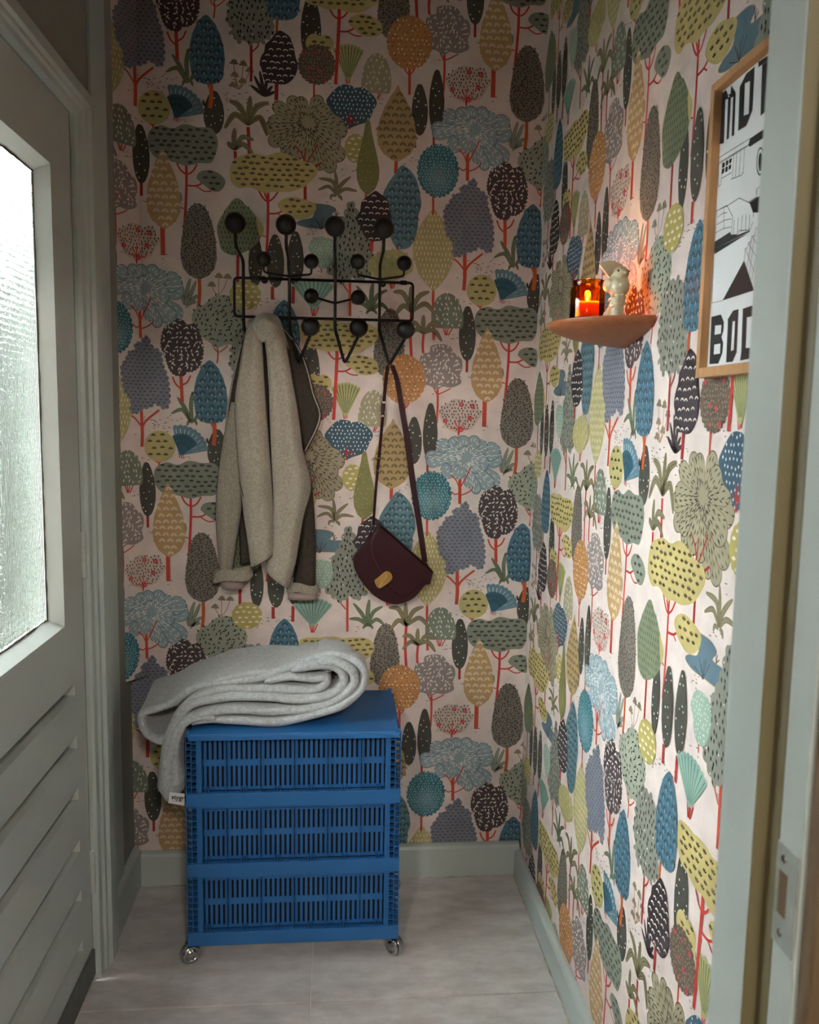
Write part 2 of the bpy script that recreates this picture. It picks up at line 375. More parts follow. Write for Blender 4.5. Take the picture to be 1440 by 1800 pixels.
# edges and back
for q in (((XF, y0, z0), (XF, y0, z1), (XF-.04, y0, z1), (XF-.04, y0, z0)), ((XF, y1, z0), (XF, y1, z1), (XF-.04, y1, z1), (XF-.04, y1, z0)), ((XF, y0, z0), (XF, y1, z0), (XF-.04, y1, z0), (XF-.04, y0, z0)), ((XF, y0, z1), (XF, y1, z1), (XF-.04, y1, z1), (XF-.04, y0, z1))): dr.add(q, [(0, 1, 2, 3)])
for (a0, a1, b0, b1) in ((y0, y1, PZ1, z1), (y0, y1, z0, PZ0), (y0, PY0, PZ0, PZ1), (PY1, y1, PZ0, PZ1)): dr.add([(XF-.04, a0, b0), (XF-.04, a1, b0), (XF-.04, a1, b1), (XF-.04, a0, b1)], [(0, 1, 2, 3)])
door = structure(dr, 'door_1', M['door_paint'], smooth=False)
gd, gi = .028, .018                                    # splayed bead: recess and inset
bd = B()
o4 = [(PY0, PZ0), (PY1, PZ0), (PY1, PZ1), (PY0, PZ1)]; i4 = [(PY0+gi, PZ0+gi), (PY1-gi, PZ0+gi), (PY1-gi, PZ1-gi), (PY0+gi, PZ1-gi)]
for k in range(4):
    j = (k+1) % 4; (a, b_), (c_, d_) = o4[k], o4[j]; (e, f_), (g_, h_) = i4[k], i4[j]
    bd.add([(XF, a, b_), (XF, c_, d_), (XF-gd, g_, h_), (XF-gd, e, f_), (XF-.039, e, f_), (XF-.039, g_, h_), (XF-.039, a, b_), (XF-.039, c_, d_)], [(0, 1, 2, 3), (3, 2, 5, 4), (4, 5, 7, 6)])
M['bead'] = mat('glazing_bead_paint', (196, 200, 196), 0.4)
bd.build('glazing_bead', M['bead'], door, smooth=False)
B().box((XF-gd-.008, PY0+gi-.006, PZ0+gi-.006), (XF-gd-.002, PY1-gi+.006, PZ1-gi+.006)).build('glass_pane', M['obscured'], door, smooth=False)
M['putty'] = mat('old_grey_putty', (70, 66, 60), .9)
pt = B()
for (a, b_) in (((PY1-gi-.0015, PZ0+gi), (PY1-gi-.0015, PZ1-gi)), ((PY0+gi, PZ0+gi+.0015), (PY1-gi, PZ0+gi+.0015)), ((PY0+gi, PZ1-gi-.0015), (PY1-gi, PZ1-gi-.0015))):
    pts = [Vector((XF-gd-.001, a[0]+(b_[0]-a[0])*i/40+rnd.uniform(-.0008, .0008), a[1]+(b_[1]-a[1])*i/40+rnd.uniform(-.0008, .0008))) for i in range(41)]
    pt.tube(pts, [rnd.uniform(.0012, .0026) for _ in pts], 6)
pt.build('putty_line', M['putty'], door)
for hz in (1.80, 1.035, .275):
    h = B().lathe([(.0055, -.052), (.0065, -.05), (.0065, -.018), (.0052, -.016), (.0052, -.015), (.0065, -.013), (.0065, .018), (.0052, .019), (.0052, .02), (.0065, .022), (.0065, .05), (.004, .054)], (XL+.0055, DY1+.001, hz), seg=12)
    hg = h.build('hinge', M['door_paint'], door)
M['weather'] = mat('grey_weather_bar', (106, 106, 100), .6, noise=(30, .3), c2=(84, 84, 78))
B().box((XL-.02, y0, .02), (XL+.008, y1, .087)).build('weather_bar', M['weather'], door, smooth=False, bevel=.003)
thr = structure(B().box((XL-.1, DY0-.004, -.004), (XL-.008, DY1+.004, .0195)), 'trim_3', M['rubber'], smooth=False)
thr.name = 'trim_3'
# reveal behind the door (outer frame)
structure(B().box((XL-WT, DY1-.002, 0), (XL-.045, DY1+.004, DZ+.004)).box((XL-WT, DY0-.004, 0), (XL-.045, DY0+.002, DZ+.004)), 'trim_4', M['paint'], smooth=False)

# ---- jamb of the doorway in the foreground with strike plate
jb = B().box((JX, JY0, 0), (JX+.05, JY1, 2.1)).box((JX+.0135, .592, 0), (JX+.05, JY0, 2.1))
jamb = structure(jb, 'door_2', M['paint'], smooth=False, bevel=.0022)
B().box((JX+.0006, JY0-.0012, 0), (JX+.0135, JY0+.001, 2.0)).box((JX+.0125, JY0-.019, 0), (JX+.0145, JY0-.0005, 2.0)).build('stop_shade_strip', M['olive'], jamb, smooth=False, bevel=.0006)  # thin strips over the step, coloured olive in place of shade
structure(B().box((JL-.03, JY0, 0), (JL, JY1, 2.1)).box((JL-.03, .592, 0), (JL-.014, JY0, 2.1)).box((JL, .6, 1.91), (JX+.0135, .70, 1.94)), 'trim_5', M['paint'], smooth=False)
structure(B().box((JX+.016, .572, 0), (JX+.10, .592, 2.16)).box((JL-.1, .572, 0), (JL-.014, .592, 2.16)), 'trim_6', M['wood_edge'], smooth=False, bevel=.004)
M['plate'] = mat('painted_steel_plate', (168, 174, 168), .38, noise=(50, .25), c2=(140, 146, 140))
sp_ = B(); X0 = JX+.0135
zc0, zc1, zl0, zl1, ya, yb = .93, 1.017, .956, .995, .595, .626
yl0, yl1 = .608, .622
for (a0, a1, b0, b1) in ((ya, yb, zc0, zl0), (ya, yb, zl1, zc1), (ya, yl0, zl0, zl1), (yl1, yb, zl0, zl1)): sp_.box((X0-.0016, a0, b0), (X0, a1, b1))
plate = sp_.build('strike_plate', M['plate'], jamb, smooth=False, bevel=.0004)
B().box((X0-.0005, yl0, zl0), (X0+.0002, yl1, zl1)).build('latch_hole', M['wood_edge'], plate, smooth=False)
for zz in (.942, 1.006):
    B().lathe([(.0036, 0), (.0034, .0009), (.0022, .0011)], (X0-.0016, .615, zz), (-1, 0, 0), 12).build('screw', M['brushed'], plate)

# ---- printed wallpaper: one repeat of a half-drop tree pattern in millimetres, laid over the walls as flat print
PAL = dict(paper=(224,208,203), red=(204,62,54), dred=(172,48,44), redo=(203,76,52), orgtrunk=(200,92,42), ink=(34,32,26), cream=(236,226,206),
 yellow=(200,178,104), yellow2=(190,176,106), green=(134,142,124), greenloz=(126,138,104), cyp=(78,78,68), gold=(198,154,94), orange=(206,136,72),
 lozenge=(186,174,108), dome=(124,136,118), mauve=(152,136,136), ash=(128,118,106), pink=(206,184,172), blue=(70,118,144), blue2=(88,130,146),
 sage=(158,164,144), feather=(150,174,184), slate=(126,130,146), teal=(46,120,136), plum=(82,66,72), plumd=(66,54,62), russet=(112,92,78), greyg=(140,142,128),
 pond=(96,128,146), fedge=(92,124,142), bedge=(112,98,70), tealmid=(104,150,164), pale=(152,184,162), beige=(166,154,122), beige2=(170,162,128), navy=(58,94,118), yelbush=(186,170,84), ochre=(184,152,96), olive=(134,132,72),
 palefan=(134,176,160), bluefan=(44,100,124), bluefan2=(96,138,158), yelfan=(176,178,110), palm=(138,130,92), spear=(110,128,92), blade=(140,150,130),
 spike=(70,58,62), spikeb=(90,70,40), twig=(176,120,84), twigleaf=(146,136,104), white=(238,234,226), brown=(112,62,30), dgreen=(52,66,44), rose=(214,70,76), tealpale=(150,190,196), dslate=(74,76,92))
def mute(c, k=.80):
    g_ = .3*c[0]+.59*c[1]+.11*c[2]; return tuple(g_+(x-g_)*k for x in c)
PALI = {k: lin(mute(v, .97 if k in ('red', 'dred', 'redo', 'orgtrunk', 'rose', 'paper') else .80)) for k, v in PAL.items()}
PROF = dict(cyp=[(0,.05),(.02,.3),(.12,.56),(.3,.86),(.5,1),(.7,.95),(.85,.75),(.95,.48),(1,.12)], ash=[(0,.1),(.03,.34),(.1,.54),(.25,.76),(.5,.95),(.72,1),(.86,.86),(.95,.56),(1,.15)],
 spade=[(0,.02),(.06,.12),(.14,.33),(.28,.62),(.45,.87),(.64,1),(.78,.95),(.9,.68),(.96,.36),(1,.06)], diamond=[(0,.06),(.05,.22),(.15,.5),(.3,.86),(.45,1),(.6,.98),(.78,.74),(.9,.42),(1,.05)],
 dome=[(0,.1),(.04,.34),(.15,.62),(.35,.85),(.6,.99),(.8,1),(.93,.96),(1,.86)], leaf=[(0,.04),(.03,.2),(.12,.5),(.28,.78),(.45,.94),(.62,1),(.78,.93),(.9,.86),(.97,.62),(1,.2)],
 drop=[(0,.08),(.02,.2),(.15,.33),(.32,.56),(.5,.84),(.66,1),(.8,.95),(.92,.66),(1,.12)])
PU, PV = 879.0, 884.5
rw = random.Random(11)
TILE = []                                              # (layer, colour, [(u, v)...])
def kite(x, y, ang, ln, w, c, L):
    dx, dy = math.sin(ang), math.cos(ang); px, py = dy*w/2, -dx*w/2; L += (len(TILE) % 7)*1.1e-6
    TILE.append((L, c, [(x, y), (x+dx*ln*.55+px, y+dy*ln*.55+py), (x+dx*ln, y+dy*ln), (x+dx*ln*.55-px, y+dy*ln*.55-py)]))
def blob(x, y, r, c, L, n=6): L += (len(TILE) % 7)*1.1e-6; TILE.append((L, c, [(x+r*math.cos(2*PI*k/n), y+r*math.sin(2*PI*k/n)) for k in range(n)]))
def ring2(x, y, r0, w, a0, a1, n, c, L):
    for k in range(n):
        a, b = a0+(a1-a0)*k/n, a0+(a1-a0)*(k+1)/n
        TILE.append((L, c, [(x+r0*math.sin(a), y+r0*math.cos(a)), (x+r0*math.sin(b), y+r0*math.cos(b)), (x+(r0+w)*math.sin(b), y+(r0+w)*math.cos(b)), (x+(r0+w)*math.sin(a), y+(r0+w)*math.cos(a))]))
def inside(x, y, P):
    r = False; j = len(P)-1
    for i in range(len(P)):
        if (P[i][1] > y) != (P[j][1] > y) and x < (P[j][0]-P[i][0])*(y-P[i][1])/(P[j][1]-P[i][1])+P[i][0]: r = not r
        j = i
    return r
def lattice(P, dx, dy, jit=.25, m=2.0, stag=True):
    xs_ = [p[0] for p in P]; ys_ = [p[1] for p in P]; y = min(ys_)+dy*.4; k = 0
    while y < max(ys_):
        x = min(xs_)+(dx*.5 if (k % 2 and stag) else 0)+dx*.2
        while x < max(xs_):
            qx, qy = x+rw.uniform(-jit, jit)*dx, y+rw.uniform(-jit, jit)*dy
            if all(inside(qx+ax, qy+ay, P) for ax, ay in ((m, 0), (-m, 0), (0, m), (0, -m))): yield qx, qy
            x += dx
        y += dy; k += 1
def fan(x, y, n, sp, r0, ln, w, c, L):
    for k in range(n):
        a = -sp+2*sp*k/(n-1); kite(x+math.sin(a)*r0, y+math.cos(a)*r0, a, ln, w, c, L)
def marks(P, st, L):
    U = rw.uniform
    if st == 'tuft':
        for x, y in lattice(P, 21, 14, .16, 5): fan(x, y-4, 4, .75, 1.5, U(7.5, 10.5), 2.9, 'ink', L)
    elif st == 'sprout':
        for x, y in lattice(P, 22, 17, .1, 5): fan(x, y-4, 5, 1.15, .5, 8, 2.6, 'ink', L)
    elif st in ('rice', 'riced', 'ricel'):
        s = {'rice': 12, 'riced': 13, 'ricel': 14}[st]
        for x, y in lattice(P, s, s, .2, 3): kite(x, y, U(-1.4, 1.4) if st != 'ricel' else U(-.8, .8), U(9.5, 13), 3.9, 'ink' if st == 'riced' else 'cream', L)
    elif st == 'dashv':
        for x, y in lattice(P, 9.5, 13, .1, 3): kite(x, y-4, U(-.1, .1), 11, 3.2, 'dgreen', L)
    elif st == 'dashvl':
        for x, y in lattice(P, 10, 15, .1, 3): kite(x, y-4, U(-.1, .1), 12, 3.2, 'cream', L)
    elif st == 'finedash':
        for x, y in lattice(P, 7.4, 7.0, .3, 1): kite(x, y, U(-1.3, 1.3), U(6, 8.5), 3.0, 'ink', L)
    elif st == 'dot':
        for x, y in lattice(P, 19, 21, .38, 3): blob(x, y, U(1.6, 2.4), 'white', L)
    elif st in ('fanlight', 'fandark', 'fanblue'):
        c = {'fanlight': 'cream', 'fandark': 'brown' if False else 'ink', 'fanblue': 'ink'}[st]
        for x, y in lattice(P, 22, 18, .08, 2):
            fan(x, y, 7, 1.55, 1.6, 9.0, 2.2, c, L)
            if st == 'fanblue': kite(x, y-7, 0, 11, 2.6, 'tealpale', L)
        if st == 'fanblue':
            for x, y in lattice(P, 21, 19, .3, 3): kite(x, y, U(-.2, .2), 7, 1.9, 'tealpale', L)
    elif st == 'orangedots':
        for x, y in lattice(P, 13, 12, .2, 2): blob(x, y, U(2, 2.7), 'cream' if U(0, 1) < .55 else 'gold', L)
        for x, y in lattice(P, 17, 15, .3, 2): kite(x, y, U(-.7, .7), 6.5, 2.8, 'brown', L)
    elif st == 'pinkdash':
        for x, y in lattice(P, 9.5, 9, .22, 2): kite(x, y, U(-.3, .3), 7, 3.6, 'ink', L)
        for x, y in lattice(P, 44, 30, .3, 6):
            for k in range(5): blob(x+4.6*math.cos(k*1.257), y+4.6*math.sin(k*1.257), 3.3, 'rose', L)
    elif st == 'scallop':
        for x, y in lattice(P, 14.5, 9.5, .1, 3): kite(x-3.5, y, 1.57+U(-.15, .15), 8, 4.0, 'dslate', L); kite(x-3, y-1, .3, 4.5, 1.4, 'dslate', L)
    elif st == 'tealdots':
        cx_ = sum(p[0] for p in P)/len(P); ys_ = [p[1] for p in P]; y0_, y1_ = min(ys_), max(ys_); hh = y1_-y0_
        for q in range(6):
            f = 1-q/6.5; nm = 'teal%d' % q; a, b_ = PAL['teal'], PAL['tealmid']; PALI[nm] = lin(mute([a[i]+(b_[i]-a[i])*(q+1)/6 for i in range(3)], .8))
            TILE.append((L-6e-6+q*1.2e-6, nm, [(cx_+hh*.37*f*math.sin(2*PI*k/28), y0_+hh*(.33+.05*f)+hh*.34*f*math.cos(2*PI*k/28)) for k in range(28)]))
        L += 4e-6
        for x, y in lattice(P, 8.2, 8.2, .2, 2): kite(x, y-2, U(-.5, .5), 6.5, 3.6, 'tealpale', L)
    elif st == 'arc':
        for x, y in lattice(P, 18, 16, .12, 4): ring2(x, y-3, 4.6, 2.6, -1.2, 1.2, 5, 'cream', L)
    elif st == 'russetdots':
        for x, y in lattice(P, 8.6, 8.6, .25, 2): kite(x, y-2, U(-.6, .6), 5.5, 3, 'beige', L)
        for x, y in lattice(P, 11, 11, .3, 2): kite(x, y-2, U(-1, 1), 5, 2.2, 'ink', L)
        for x, y in lattice(P, 36, 32, .3, 4): blob(x, y, U(3.6, 5.2), 'rose', L, 7)
    elif st == 'ovald':
        for x, y in lattice(P, 13.5, 14.5, .28, 3): kite(x, y-4, U(-.35, .35), U(9, 13), 5.2, 'ink', L)
        for x, y in lattice(P, 38, 40, .4, 3): blob(x, y, 1.8, 'white', L)
    elif st == 'palemarks':
        for x, y in lattice(P, 9, 8.5, .22, 2): kite(x, y-2, U(-.6, .6), 6, 2.2, 'white', L)
    elif st == 'bushlight':
        for x, y in lattice(P, 19, 14, .14, 4): fan(x, y-3, 4, .8, 1, 7.5, 3.0, 'cream', L)
    elif st == 'navydots':
        for x, y in lattice(P, 11, 11, .2, 2): kite(x, y-2.5, U(-.15, .15), 6, 4, 'white', L)
    elif st == 'oldots':
        for x, y in lattice(P, 13, 14, .3, 3): blob(x, y, U(1.1, 1.7), 'yellow', L)
    elif st == 'scallfan':
        cx = sum(p[0] for p in P)/len(P); cy = min(p[1] for p in P)
        for R in range(26, 130, 21):
            n = max(6, int(R*2.6/7))
            for k in range(n):
                a = -1.7+3.4*k/(n-1); x, y = cx+R*math.sin(a), cy+16+R*math.cos(a)*.95
                if inside(x, y, P): kite(x, y, a, 12, 2.0, 'cream' if k % 2 else 'olive', L)
def scalloped(P, n, amp):
    R = resample([Vector((p[0], p[1], 0)) for p in P+[P[0]]], n*5+1)[:-1]; m = len(R); out = []
    ar = sum(R[i].x*R[(i+1) % m].y-R[(i+1) % m].x*R[i].y for i in range(m)); sg = 1 if ar > 0 else -1
    for i, p in enumerate(R):
        d = (R[(i+1) % m]-R[i-1]).normalized(); q = Vector((d.y, -d.x, 0))*sg*amp*(abs(math.sin(PI*i/5))-.5); out.append((p.x+q.x, p.y+q.y))
    return out
def poly(P, c, L):
    for t in geometry.tessellate_polygon([[Vector((p[0], p[1], 0)) for p in P]]): TILE.append((L, c, [P[i] for i in t]))
def ribbon(P, w, c, L):
    P = [Vector(p) for p in P]; n = len(P); E = []
    for i in range(n):
        d = P[min(i+1, n-1)]-P[max(i-1, 0)]; d = d.normalized() if d.length > 1e-9 else Vector((0, 1)); q = Vector((-d.y, d.x))*w/2; E.append((tuple(P[i]+q), tuple(P[i]-q)))
    for i in range(n-1): TILE.append((L, c, [E[i][0], E[i][1], E[i+1][1], E[i+1][0]]))
def leafshape(P, w, c, L, edge='dgreen', rib=True):
    Q = catmull([Vector((p[0], p[1])) for p in P], 5); n = len(Q)
    for k, (ww, cc) in enumerate(((w+2.2, edge), (w, c))):
        for i in range(n-1):
            s = []
            for j in (i, i+1):
                t = j/(n-1); d = (Q[min(j+1, n-1)]-Q[max(j-1, 0)]).normalized(); q = Vector((-d.y, d.x))*ww/2*max(.06, math.sin(PI*(t*.86+.06)))**.8
                s += [Q[j]+q, Q[j]-q]
            TILE.append((L+k*5e-6, cc, [tuple(s[0]), tuple(s[1]), tuple(s[3]), tuple(s[2])]))
    if rib and w > 12: ribbon([tuple(p) for p in Q[:-1]], 1.3, edge, L+1e-5)
WALL_DATA = [
('G',[(-269,2192),(-294,2175),(-203,2203),(-290,2151),(-211,2179)],8,25),
('G',[(-496,2212),(-468,2222)],8,25),
('G',[(-433,2121)],5,18),
('G',[(-222,1663),(-171,1662),(-141,1655)],7,25),
('G',[(-86,1844),(-56,1851)],8,22),
('G',[(-56,1745)],4,25),
('G',[(60,1639),(242,1476)],3,14),
('G',[(318,692)],4,12),
('G',[(358,589)],4,10),
('G',[(298,451),(422,446)],4,14),
('G',[(266,536)],3,10),
('G',[(363,883),(408,887)],7,25),
('G',[(171,1159)],4,12),
('G',[(348,1683)],4,14),
('G',[(454,1673)],4,14),
('G',[(488,1719)],5,18),
('G',[(184,2047),(31,2012),(105,2193)],4,12),
('G',[(479,2076)],3,12),
('G',[(-29,1340)],4,14),
('G',[(-36,1932)],5,16),
('F',[(-398,1330),(-415,1368),(-436,1400)],8.8,'spear'),
('F',[(-396,1330),(-400,1377),(-395,1416)],8.8,'spear'),
('F',[(-401,1330),(-423,1366),(-453,1355)],8.0,'spear'),
('F',[(-394,1334),(-385,1347),(-379,1360)],7.2,'spear'),
('F',[(-398,1339),(-407,1334),(-411,1323)],4.800000000000001,'spear'),
('F',[(-396,1339),(-388,1334),(-385,1324)],4.800000000000001,'spear'),
('F',[(90,759),(89,799),(93,837)],10.5,'spear'),
('F',[(88,761),(73,794),(48,826)],9.0,'spear'),
('F',[(92,761),(104,799),(132,817)],9.0,'spear'),
('F',[(88,759),(65,779),(36,781)],9.0,'spear'),
('F',[(92,760),(114,779),(136,763)],9.0,'spear'),
('F',[(88,760),(80,759),(76,751)],4.5,'spear'),
('F',[(92,760),(100,759),(104,751)],4.5,'spear'),
('F',[(464,319),(459,359),(456,390)],8,'blade'),
('F',[(467,319),(473,359),(482,390)],8,'blade'),
('F',[(469,319),(484,353),(497,384)],8,'blade'),
('F',[(472,318),(489,337),(502,346)],8,'blade'),
('F',[(469,316),(484,327),(497,328)],8,'blade'),
('F',[(-7,1062),(-8,1097),(-12,1124)],7,'palm'),
('F',[(-8,1064),(-18,1097),(-55,1104)],8,'palm'),
('F',[(-5,1064),(4,1089),(30,1112)],8,'palm'),
('F',[(-8,1062),(-28,1084),(-57,1074)],7,'palm'),
('F',[(-5,1062),(14,1079),(47,1075)],7,'palm'),
('F',[(-8,1059),(-20,1062),(-24,1052)],5,'palm'),
('F',[(-5,1059),(3,1059),(7,1049)],5,'palm'),
('L',[(-265,2206),(-273,2231),(-279,2270)],2,'twig'),
('F',[(-279,2270),(-285,2271),(-289,2271)],4,'twigleaf'),
('F',[(-279,2270),(-282,2276),(-284,2278)],4,'twigleaf'),
('F',[(-279,2270),(-277,2278),(-277,2281)],4,'twigleaf'),
('F',[(-279,2270),(-274,2275),(-270,2277)],4,'twigleaf'),
('F',[(-279,2270),(-272,2270),(-267,2270)],4,'twigleaf'),
('L',[(-265,2206),(-258,2231),(-254,2267)],2,'twig'),
('F',[(-254,2267),(-260,2268),(-265,2268)],4,'twigleaf'),
('F',[(-254,2267),(-257,2273),(-260,2276)],4,'twigleaf'),
('F',[(-254,2267),(-253,2275),(-252,2279)],4,'twigleaf'),
('F',[(-254,2267),(-249,2272),(-246,2274)],4,'twigleaf'),
('F',[(-254,2267),(-247,2267),(-243,2267)],4,'twigleaf'),
('L',[(-265,2206),(-272,2219),(-277,2239)],2,'twig'),
('F',[(-277,2239),(-283,2240),(-287,2240)],4,'twigleaf'),
('F',[(-277,2239),(-280,2245),(-282,2247)],4,'twigleaf'),
('F',[(-277,2239),(-276,2247),(-275,2250)],4,'twigleaf'),
('F',[(-277,2239),(-272,2243),(-268,2245)],4,'twigleaf'),
('F',[(-277,2239),(-270,2239),(-265,2239)],4,'twigleaf'),
('L',[(-265,2206),(-249,2225),(-238,2253)],2,'twig'),
('F',[(-238,2253),(-244,2253),(-248,2254)],4,'twigleaf'),
('F',[(-238,2253),(-241,2258),(-243,2261)],4,'twigleaf'),
('F',[(-238,2253),(-237,2260),(-236,2264)],4,'twigleaf'),
('F',[(-238,2253),(-233,2257),(-229,2259)],4,'twigleaf'),
('F',[(-238,2253),(-231,2252),(-226,2252)],4,'twigleaf'),
('L',[(-265,2206),(-260,2213),(-256,2224)],2,'twig'),
('F',[(-256,2224),(-263,2225),(-267,2225)],4,'twigleaf'),
('F',[(-256,2224),(-260,2230),(-262,2232)],4,'twigleaf'),
('F',[(-256,2224),(-255,2232),(-255,2235)],4,'twigleaf'),
('F',[(-256,2224),(-251,2229),(-248,2231)],4,'twigleaf'),
('F',[(-256,2224),(-249,2224),(-245,2224)],4,'twigleaf'),
('L',[(-265,2206),(-274,2209),(-281,2213)],2,'twig'),
('F',[(-281,2213),(-287,2214),(-292,2214)],4,'twigleaf'),
('F',[(-281,2213),(-284,2219),(-287,2221)],4,'twigleaf'),
('F',[(-281,2213),(-280,2221),(-279,2224)],4,'twigleaf'),
('F',[(-281,2213),(-276,2218),(-273,2220)],4,'twigleaf'),
('F',[(-281,2213),(-274,2213),(-270,2213)],4,'twigleaf'),
('L',[(-323,1675),(-334,1684),(-341,1699)],2,'twig'),
('F',[(-341,1699),(-348,1700),(-352,1700)],4,'twigleaf'),
('F',[(-341,1699),(-345,1705),(-347,1708)],4,'twigleaf'),
('F',[(-341,1699),(-340,1707),(-340,1711)],4,'twigleaf'),
('F',[(-341,1699),(-336,1704),(-333,1706)],4,'twigleaf'),
('F',[(-341,1699),(-334,1699),(-330,1699)],4,'twigleaf'),
('L',[(-323,1675),(-323,1694),(-322,1722)],2,'twig'),
('F',[(-322,1722),(-329,1723),(-333,1724)],4,'twigleaf'),
('F',[(-322,1722),(-326,1729),(-328,1731)],4,'twigleaf'),
('F',[(-322,1722),(-321,1731),(-321,1734)],4,'twigleaf'),
('F',[(-322,1722),(-317,1727),(-314,1729)],4,'twigleaf'),
('F',[(-322,1722),(-315,1722),(-311,1722)],4,'twigleaf'),
('L',[(-323,1675),(-309,1693),(-299,1721)],2,'twig'),
('F',[(-299,1721),(-306,1722),(-310,1722)],4,'twigleaf'),
('F',[(-299,1721),(-303,1727),(-305,1730)],4,'twigleaf'),
('F',[(-299,1721),(-298,1729),(-298,1733)],4,'twigleaf'),
('F',[(-299,1721),(-294,1726),(-291,1728)],4,'twigleaf'),
('F',[(-299,1721),(-292,1721),(-288,1721)],4,'twigleaf'),
('F',[(-199,2191),(-216,2204),(-234,2217)],7,'spike'),
('F',[(-199,2191),(-212,2216),(-225,2241)],7,'spike'),
('F',[(-199,2191),(-205,2223),(-211,2254)],7,'spike'),
('F',[(-199,2191),(-189,2205),(-178,2218)],7,'spike'),
('F',[(-199,2191),(-185,2198),(-172,2204)],7,'spike'),
('F',[(-199,2191),(-195,2219),(-190,2247)],7,'spike'),
('L',[(-242,2112),(-239,2043)],9,'red'),
('L',[(-239,2043),(-238,2008)],9,'red'),
('L',[(-90,2029),(-92,1989),(-91,1886)],8,'dred'),
('P',(-84,2128),[(-175,2171,34),(-134,2192,34),(-108,2193,34),(-53,2198,36),(-29,2173,40),(5,2150,44),(18,2112,50),(-188,2126,40),(-196,2110,36),(-186,2073,36),(-160,2067,36),(8,2039,44),(-18,2007,38),(-50,2011,36),(-81,2030,40),(-118,2038,44),(-149,2047,40),(-3,2074,50)],'beige','strokeB'),
('L',[(-94,2022),(-100,2049),(-120,2071)],3.5,'dred'),
('L',[(-90,2024),(-79,2040),(-59,2076)],3.5,'dred'),
('L',[(-93,2034),(-92,2065)],3,'dred'),
('L',[(-76,2012),(-48,2029)],5,'dred'),
('F',[(-242,2116),(-263,2162),(-291,2176)],13.02,'palm'),
('F',[(-242,2116),(-239,2153),(-236,2190)],13.02,'palm'),
('F',[(-242,2116),(-221,2162),(-187,2176)],13.02,'palm'),
('F',[(-242,2116),(-276,2142),(-303,2106)],13.02,'palm'),
('F',[(-242,2116),(-211,2137),(-192,2091)],13.02,'palm'),
('L',[(-276,2049),(-275,2007)],8,'red'),
('F',[(-276,2052),(-279,2082),(-277,2107)],10.54,'palm'),
('F',[(-276,2052),(-258,2085),(-227,2079)],10.54,'palm'),
('F',[(-276,2052),(-256,2068),(-230,2046)],10.54,'palm'),
('F',[(-276,2052),(-289,2064),(-297,2071)],10.54,'palm'),
('O',[(-114,1869),(-101,1879),(-71,1887),(-66,1917),(-71,1922),(-33,1921),(-13,1914),(-10,1907),(-20,1894),(16,1891),(46,1888),(41,1879),(47,1859),(-40,1859),(-86,1860)],'pond','none'),
('L',[(-48,1856),(-65,1885)],1.6,'spike'),
('L',[(-48,1856),(-57,1878)],1.6,'spike'),
('L',[(-48,1856),(-48,1886)],1.6,'spike'),
('L',[(-48,1856),(-41,1889)],1.6,'spike'),
('L',[(-48,1856),(-29,1885)],1.6,'spike'),
('L',[(-48,1856),(-79,1867)],1.6,'spike'),
('L',[(-9,1893),(-11,1911)],2,'spikeb'),
('L',[(-9,1893),(-5,1907)],2,'spikeb'),
('L',[(-9,1893),(1,1901)],2,'spikeb'),
('L',[(-202,1952),(-191,1925)],5,'red'),
('L',[(-216,1953),(-204,1933),(-191,1924),(-175,1934),(-162,1953)],4.5,'red'),
('L',[(-190,1948),(-191,1856),(-196,1773)],7,'red'),
('L',[(-191,1892),(-166,1894),(-149,1903)],4.5,'red'),
('L',[(-166,1894),(-154,1886)],3,'red'),
('L',[(-197,1832),(-211,1836)],3,'red'),
('O',[(-291,1999),(-280,2028),(-257,2039),(-228,2046),(-195,2041),(-162,2051),(-129,2044),(-97,2031),(-70,2024),(-59,2004),(-78,1979),(-99,1962),(-137,1950),(-175,1949),(-200,1945),(-237,1959),(-266,1955),(-287,1971)],'yellow','tuft'),
('O',[(-164,1919),(-149,1932),(-124,1938),(-95,1933),(-65,1922),(-64,1904),(-82,1887),(-112,1880),(-141,1891),(-160,1906)],'yellow','tuft'),
('S','cyp',-330,2199,27,110,'cyp','dot',0,0),
('L',[(449,691),(459,670),(476,659),(492,667),(503,685)],4.5,'red'),
('L',[(475,683),(475,629),(471,562),(467,516)],7,'red'),
('L',[(476,630),(501,630),(518,639)],4.5,'red'),
('L',[(501,629),(521,617),(539,618)],3.2,'red'),
('L',[(467,570),(453,575)],3,'red'),
('O',[(376,742),(384,767),(411,780),(441,773),(471,785),(506,779),(542,777),(558,746),(551,710),(539,690),(509,688),(474,680),(443,688),(408,691),(383,712)],'green','tuft'),
('O',[(501,652),(512,667),(537,671),(563,662),(577,643),(564,620),(542,618),(523,631),(508,642)],'green','tuft'),
('O',[(451,598),(452,614),(461,609),(463,593),(457,585)],'green','none'),
('S','cyp',-224,1838,19,138,'cyp','dot',0,0),
('L',[(-271,1784),(-272,1692)],8,'dred'),
('O',[(-325,1856),(-306,1894),(-292,1913),(-279,1927),(-266,1928),(-254,1916),(-235,1900),(-219,1876),(-210,1848),(-213,1823),(-238,1798),(-267,1784),(-288,1781),(-313,1793),(-321,1819)],'greenloz','dashv'),
('O',[(-223,1884),(-213,1872),(-202,1856),(-206,1831),(-215,1839)],'yellow','tuft'),
('L',[(505,400),(506,353),(501,305)],9,'orgtrunk'),
('S','ash',503,585,48,196,'ash','finedash',34,0.02),
('L',[(411,524),(411,485),(411,448)],12,'redo'),
('S','spade',414,724,45,208,'gold','fanlight',16,0.012),
('L',[(358,635),(358,599)],7,'dred'),
('S','cyp',357,780,24,150,'cyp','dot',0,0),
('L',[(259,1717),(260,1649),(263,1571)],7,'redo'),
('S','diamond',257,1920,57,217,'lozenge','dashvl',0,0),
